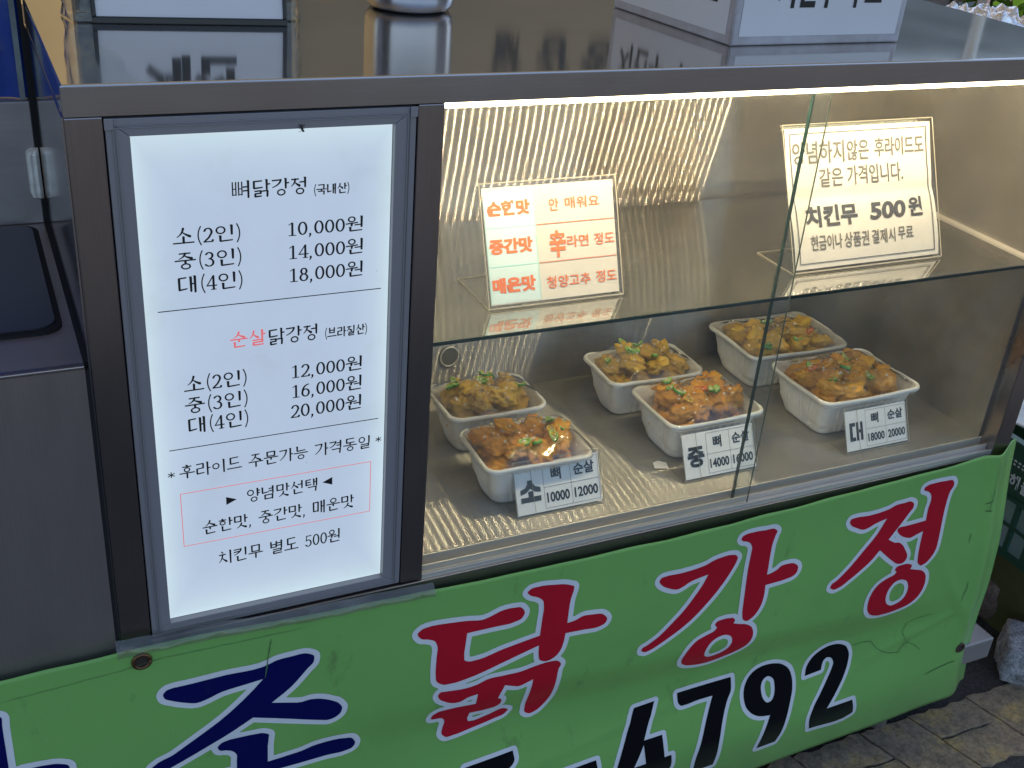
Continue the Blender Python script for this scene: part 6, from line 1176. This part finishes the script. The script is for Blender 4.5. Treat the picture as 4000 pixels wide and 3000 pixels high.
mk('lettering', *lay([fit('해', .0, .018, 0, .024, .03), fit('올', .022, .040, 0, .024, .03), fit('ㅎ', -.022, -.004, 0, .024, .03)]+lines2d([(-.01+.008*k, .036, -.006+.008*k, .039) for k in range(7)]+[(-.01+.008*k, .042, -.005+.008*k, .045) for k in range(7)]), fr, .0006), plain('white_crate_print', (.65, .7, .66), .5), CR)
UC = thing('olive_crate', (1.5, .28, 0), 'low olive box holding up the dark green lattice crate', 'crate')
mk('box_body', *join([cubepart((1.335, .06, .0), (1.62, .49, .1495))]), worn('olive_plastic', (.10, .11, .035), .5, 0, .5, 20, .0006), UC)
WBt = thing('white_sack', (1.42, .2, .338), 'white plastic sack with green marks lying in the green crate', 'sack')
V, F = blob((1.43, .20, .338), (.10, .13, .012), 32, 18)
V = [(a+.012*noise.noise((a*16, b*16, c*16)), b+.012*noise.noise((a*18, b*18, 3)), max(.3385, c+.016*noise.noise((a*22, b*22, 7)))) for a, b, c in V]
mk('sack_body', V, F, worn('white_sack_plastic', (.62, .68, .70), .35, 0, .15, 18, .002, (.05, .25, .15)), WBt, True)
def stone(name, c, r, mat, label, cat, seed, sub=5, sq=.35, amp=.16):
    T = None
    bm = bmesh.new(); bmesh.ops.create_icosphere(bm, subdivisions=sub, radius=1)
    for v in bm.verts:
        d = v.co.normalized(); m_ = max(abs(d.x), abs(d.y), abs(d.z)); k = (1-sq)+sq/m_
        k *= 1+amp*noise.noise(d*1.8+Vector((seed, 0, 0)))+.020*noise.noise(d*5+Vector((0, seed, 0)))+.006*noise.noise(d*20)
        v.co = Vector((d.x*k*r[0], d.y*k*r[1], d.z*k*r[2]))
    me = D.meshes.new(name); bm.to_mesh(me); bm.free(); me.materials.append(mat); me.polygons.foreach_set('use_smooth', [True]*len(me.polygons))
    o = D.objects.new(name, me); S.collection.objects.link(o); o.location = c; tag(o, label, cat); return o
def stonemat(name, a, b_, sc):
    m, t, b = newmat(name); n = noise_n(t, sc, 8, .7); r = ramp(t, n.outputs[0], [(.35, (*a, 1)), (.65, (*b_, 1))])
    n2 = noise_n(t, 300, 3, .6); r2 = ramp(t, n2.outputs[0], [(.35, g(.6)), (.6, g(1.1))])
    t.links.new(mixc(t, 1.0, r.outputs[0], r2.outputs[0], 'MULTIPLY'), b.inputs['Base Color']); b.inputs['Roughness'].default_value = .85
    bump(t, b, n2.outputs[0], .8, .002); return m
o = stone('brown_stone', (1.345, .185, .040), (.040, .055, .042), stonemat('brown_rock', (.10, .07, .05), (.30, .21, .16), 30), 'rounded brown stone on the ground behind the right edge of the banner', 'stone', 3)
o.rotation_euler = (0, 0, .5)
o = stone('kerb_stone', (1.332, .002, .034), (.092, .043, .034), stonemat('grey_granite', (.17, .17, .175), (.48, .48, .50), 60), 'speckled grey granite block with rounded edges at the lower right corner', 'stone block', 8, 5, .80, .05)
o.rotation_euler = (0, 0, -.75)

# ================================================================ BEHIND THE CART (mostly seen mirrored in the counter)
def cloth(name, a, b_, rough=.8, trans=.35):
    m = D.materials.new(name); m.use_nodes = True; t = m.node_tree; t.nodes.clear()
    n = noise_n(t, 3, 6, .6); r = ramp(t, n.outputs[0], [(.3, (*a, 1)), (.7, (*b_, 1))])
    df = t.nodes.new('ShaderNodeBsdfDiffuse'); tl = t.nodes.new('ShaderNodeBsdfTranslucent'); mx = t.nodes.new('ShaderNodeMixShader'); o = t.nodes.new('ShaderNodeOutputMaterial')
    t.links.new(r.outputs[0], df.inputs[0]); t.links.new(r.outputs[0], tl.inputs[0]); mx.inputs[0].default_value = trans
    t.links.new(df.outputs[0], mx.inputs[1]); t.links.new(tl.outputs[0], mx.inputs[2]); t.links.new(mx.outputs[0], o.inputs[0]); return m
TN = thing('tan_tarp_wall', (-.2, 1.35, 0), 'tan tarpaulin hanging behind the stall, mirrored in the counter', 'tarpaulin')
V, F = [], []
for j in range(31):
    for i in range(91):
        x_ = -1.9+3.05*i/90; z = .1+2.15*j/30; V.append((x_, 1.35+.03*noise.noise((x_*2.3, z*1.2, 3))+.012*math.sin(x_*17), z))
F = [(j*91+i, j*91+i+1, (j+1)*91+i+1, (j+1)*91+i) for j in range(30) for i in range(90)]
mk('tarp_sheet', V, F, cloth('tan_tarp', (.58, .42, .20), (.70, .52, .27), trans=.45), TN, True)
AW = thing('stall_awning', (-.2, .4, 0), 'tan fabric awning on poles over the food cart', 'awning')
V, F = [], []
for j in range(25):
    for i in range(61):
        x_ = -2.2+4.6*i/60; y_ = -.6+2.1*j/24; V.append((x_, y_, 2.12+.16*(y_+.62)/2.1+.02*math.sin(x_*6)+.02*noise.noise((x_*2, y_*2, 0))))
F = [(j*61+i, j*61+i+1, (j+1)*61+i+1, (j+1)*61+i) for j in range(24) for i in range(60)]
mk('awning_sheet', V, F, cloth('awning_cloth', (.42, .36, .26), (.50, .43, .32), trans=.2), AW, True)
for px, py in ((-2.15, -.55), (2.35, -.55), (-2.15, 1.42), (2.35, 1.42)):
    mk('pole', *tube([(px, py, 0), (px, py, 2.12+.16*(py+.62)/2.1)], .016, 10), M['alu_rail'], AW, True)
RT = thing('rear_table', (.4, .75, 0), 'steel work table behind the cart', 'table')
box('table_top', (-.25, .50, .80), (1.0, .98, .82), M['steel_dull'], RT, .002)
for px in (-.22, .97):
    for py in (.53, .95): mk('leg', *tube([(px, py, 0), (px, py, .80)], .014, 8), M['steel_dull'], RT, True)
WK = thing('dark_reflection_pan', (.46, .72, .82), 'black pan added out of view behind the counter for its dark reflection', 'pan')  # added pan, out of view, darkens the reflection in the counter
prof = [(0, .002), (.10, .004), (.15, .03), (.185, .09), (.20, .16), (.203, .16), (.188, .088), (.15, .034), (.1, .009), (0, .007)]
n = 48; V = [(.46+r*math.cos(2*math.pi*i/n), .72+r*math.sin(2*math.pi*i/n), .82+z) for r, z in prof for i in range(n)]
F = [(j*n+i, j*n+(i+1) % n, (j+1)*n+(i+1) % n, (j+1)*n+i) for j in range(len(prof)-1) for i in range(n)]
mk('pan_body', V, F, plain('black_iron', (.02, .018, .016), .45, .3), WK, True)
mk('handle', *tube([(.66, .72, .975), (.80, .70, 1.0)], .012, 10), M['black'], WK, True)
HB_ = thing('hanging_signboard', (.60, .60, 1.0), 'tan sign board with dark letters standing behind the cart, mirrored in the counter', 'sign')
tanb = cloth('tan_board', (.62, .52, .38), (.70, .60, .44), trans=.4)
fr = frame3((.30, .62, 1.0), (1, 0, 0), (0, 0, 1))
mk('board', *slab(fr, 0, 0, .60, .30, -.004, 0), tanb, HB_)
mk('lettering', *lay([fit('닭', .30, .345, .052, .120, .04), fit('강', .365, .42, .056, .125, .04), fit('정', .435, .49, .064, .130, .04)], fr, .0006), M['ink_soft'], HB_)
for px in (.33, .87): mk('stake', *tube([(px, .628, .82), (px, .628, 1.3)], .006, 8), M['steel_dull'], HB_)
# open street to the right
wallm = worn('grey_render', (.26, .27, .25), .8, 0, .4, 3, .002, (.10, .10, .09))
SW = thing('street_wall', (5, 5, 0), 'grey rendered wall across the lane at the upper right', 'wall')
box('wall_face', (1.5, 5.0, 0), (14, 5.25, 2.3), wallm, SW, .01)
box('wall_face', (-9, 5.6, 0), (1.3, 5.85, 3.2), wallm, SW, .01)
chm = plain('black_chair_frame', (.012, .012, .014), .4); chs = worn('tan_chair_seat', (.30, .25, .20), .6, 0, .3, 12)
def chair(x_, y_, rz, m1, m2, label):
    T = thing('folding_chair', (x_, y_, 0), label, 'chair', 'chairs beyond the right end of the counter'); 
    for sx in (-.2, .2):
        mk('leg', *tube([(x_+sx, y_-.2, 0), (x_+sx, y_+.16, .86)], .011, 8), m1, T, True)
        mk('leg', *tube([(x_+sx*.9, y_+.22, 0), (x_+sx*.9, y_-.16, .46)], .011, 8), m1, T, True)
    box('seat', (x_-.2, y_-.2, .445), (x_+.2, y_+.18, .47), m2, T, .006)
    box('backrest', (x_-.2, y_+.10, .66), (x_+.2, y_+.125, .86), m2, T, .006)
    return T
chair(2.28, 1.55, 0, chm, plain('grey_seat', (.16, .15, .14), .6), 'grey chair with black tube legs beyond the counter, nearer the white box')
chair(2.80, 1.75, 0, plain('tan_tube', (.42, .36, .26), .4), chs, 'tan chair with pale tube legs beyond the silver foil')
# plant: dark soil-side foliage with a few sunlit leaves
PL = thing('potted_plant', (2.78, 1.62, 0), 'bushy green plant in a pot at the upper right corner', 'plant')
mk('pot', *tube([(2.78, 1.62, 0), (2.78, 1.62, .05), (2.78, 1.62, .36)], [.13, .135, .18], 24), worn('terracotta', (.25, .10, .06), .7), PL, True)
rg = random.Random(12)
stems = []
leafV, leafF = [], []
leafm = plain('leaf_green', (.09, .20, .02), .45)
tl = leafm.node_tree; bb = tl.nodes['Principled BSDF']; bb.inputs['Transmission Weight'].default_value = 0
lm = cloth('thin_leaf', (.07, .15, .02), (.16, .28, .035), trans=.45)
lmesh = D.meshes.new('leaf')
lv = [(0, 0, 0), (.022, .03, .004), (.03, .065, .002), (.018, .10, -.004), (0, .125, -.012), (-.018, .10, -.004), (-.03, .065, .002), (-.022, .03, .004), (0, .06, -.006)]
lmesh.from_pydata(lv, [], [(0, 1, 8), (1, 2, 8), (2, 3, 8), (3, 4, 8), (4, 5, 8), (5, 6, 8), (6, 7, 8), (7, 0, 8)]); lmesh.materials.append(lm)
for k in range(16):
    a_ = rg.uniform(0, 6.28); tip = Vector((2.78+.30*math.cos(a_)*rg.uniform(.3, 1), 1.62+.30*math.sin(a_)*rg.uniform(.3, 1), rg.uniform(.55, .98)))
    b0 = Vector((2.78, 1.62, .34)); mid = (b0+tip)/2+Vector((0, 0, .06)); stems.append(tube([b0, mid, tip], .004, 5))
    for q in range(8):
        t = rg.uniform(.3, 1); p = b0.lerp(mid, t*2) if t < .5 else mid.lerp(tip, t*2-1)
        o = D.objects.new('leaf', lmesh); S.collection.objects.link(o); o.parent = PL
        o.location = p-Vector((2.78, 1.62, 0)); o.rotation_euler = (rg.uniform(-.8, .8), rg.uniform(-.7, .7), rg.uniform(0, 6.28)); s = rg.uniform(.8, 1.5); o.scale = (s, s, s)
mk('stem', *join(stems), plain('stem_brown', (.06, .05, .02), .8), PL)
PK_ = thing('pink_bag', (2.62, 1.25, 0), 'dusty pink bag lying on a stool below the plant', 'bag')
V, F = blob((2.62, 1.25, .60), (.20, .14, .085), 28, 16)
V = [(a+.02*noise.noise((a*9, b*9, c*9)), b+.02*noise.noise((a*9, b*9, 5)), c+.02*noise.noise((a*12, b*12, 7))) for a, b, c in V]
mk('bag_body', V, F, plain('dusty_pink', (.36, .20, .24), .6), PK_, True)
mk('strap', *tube([(2.5, 1.14, .62), (2.58, 1.10, .70), (2.7, 1.12, .66)], .008, 6), M['black'], PK_, True)
STL = thing('stool', (2.62, 1.25, 0), 'low dark stool under the pink bag', 'stool')
box('seat', (2.44, 1.10, .48), (2.80, 1.40, .51), M['black'], STL, .004)
for px in (2.47, 2.77):
    for py in (1.13, 1.37): mk('leg', *tube([(px, py, 0), (px, py, .48)], .012, 8), M['black'], STL, True)
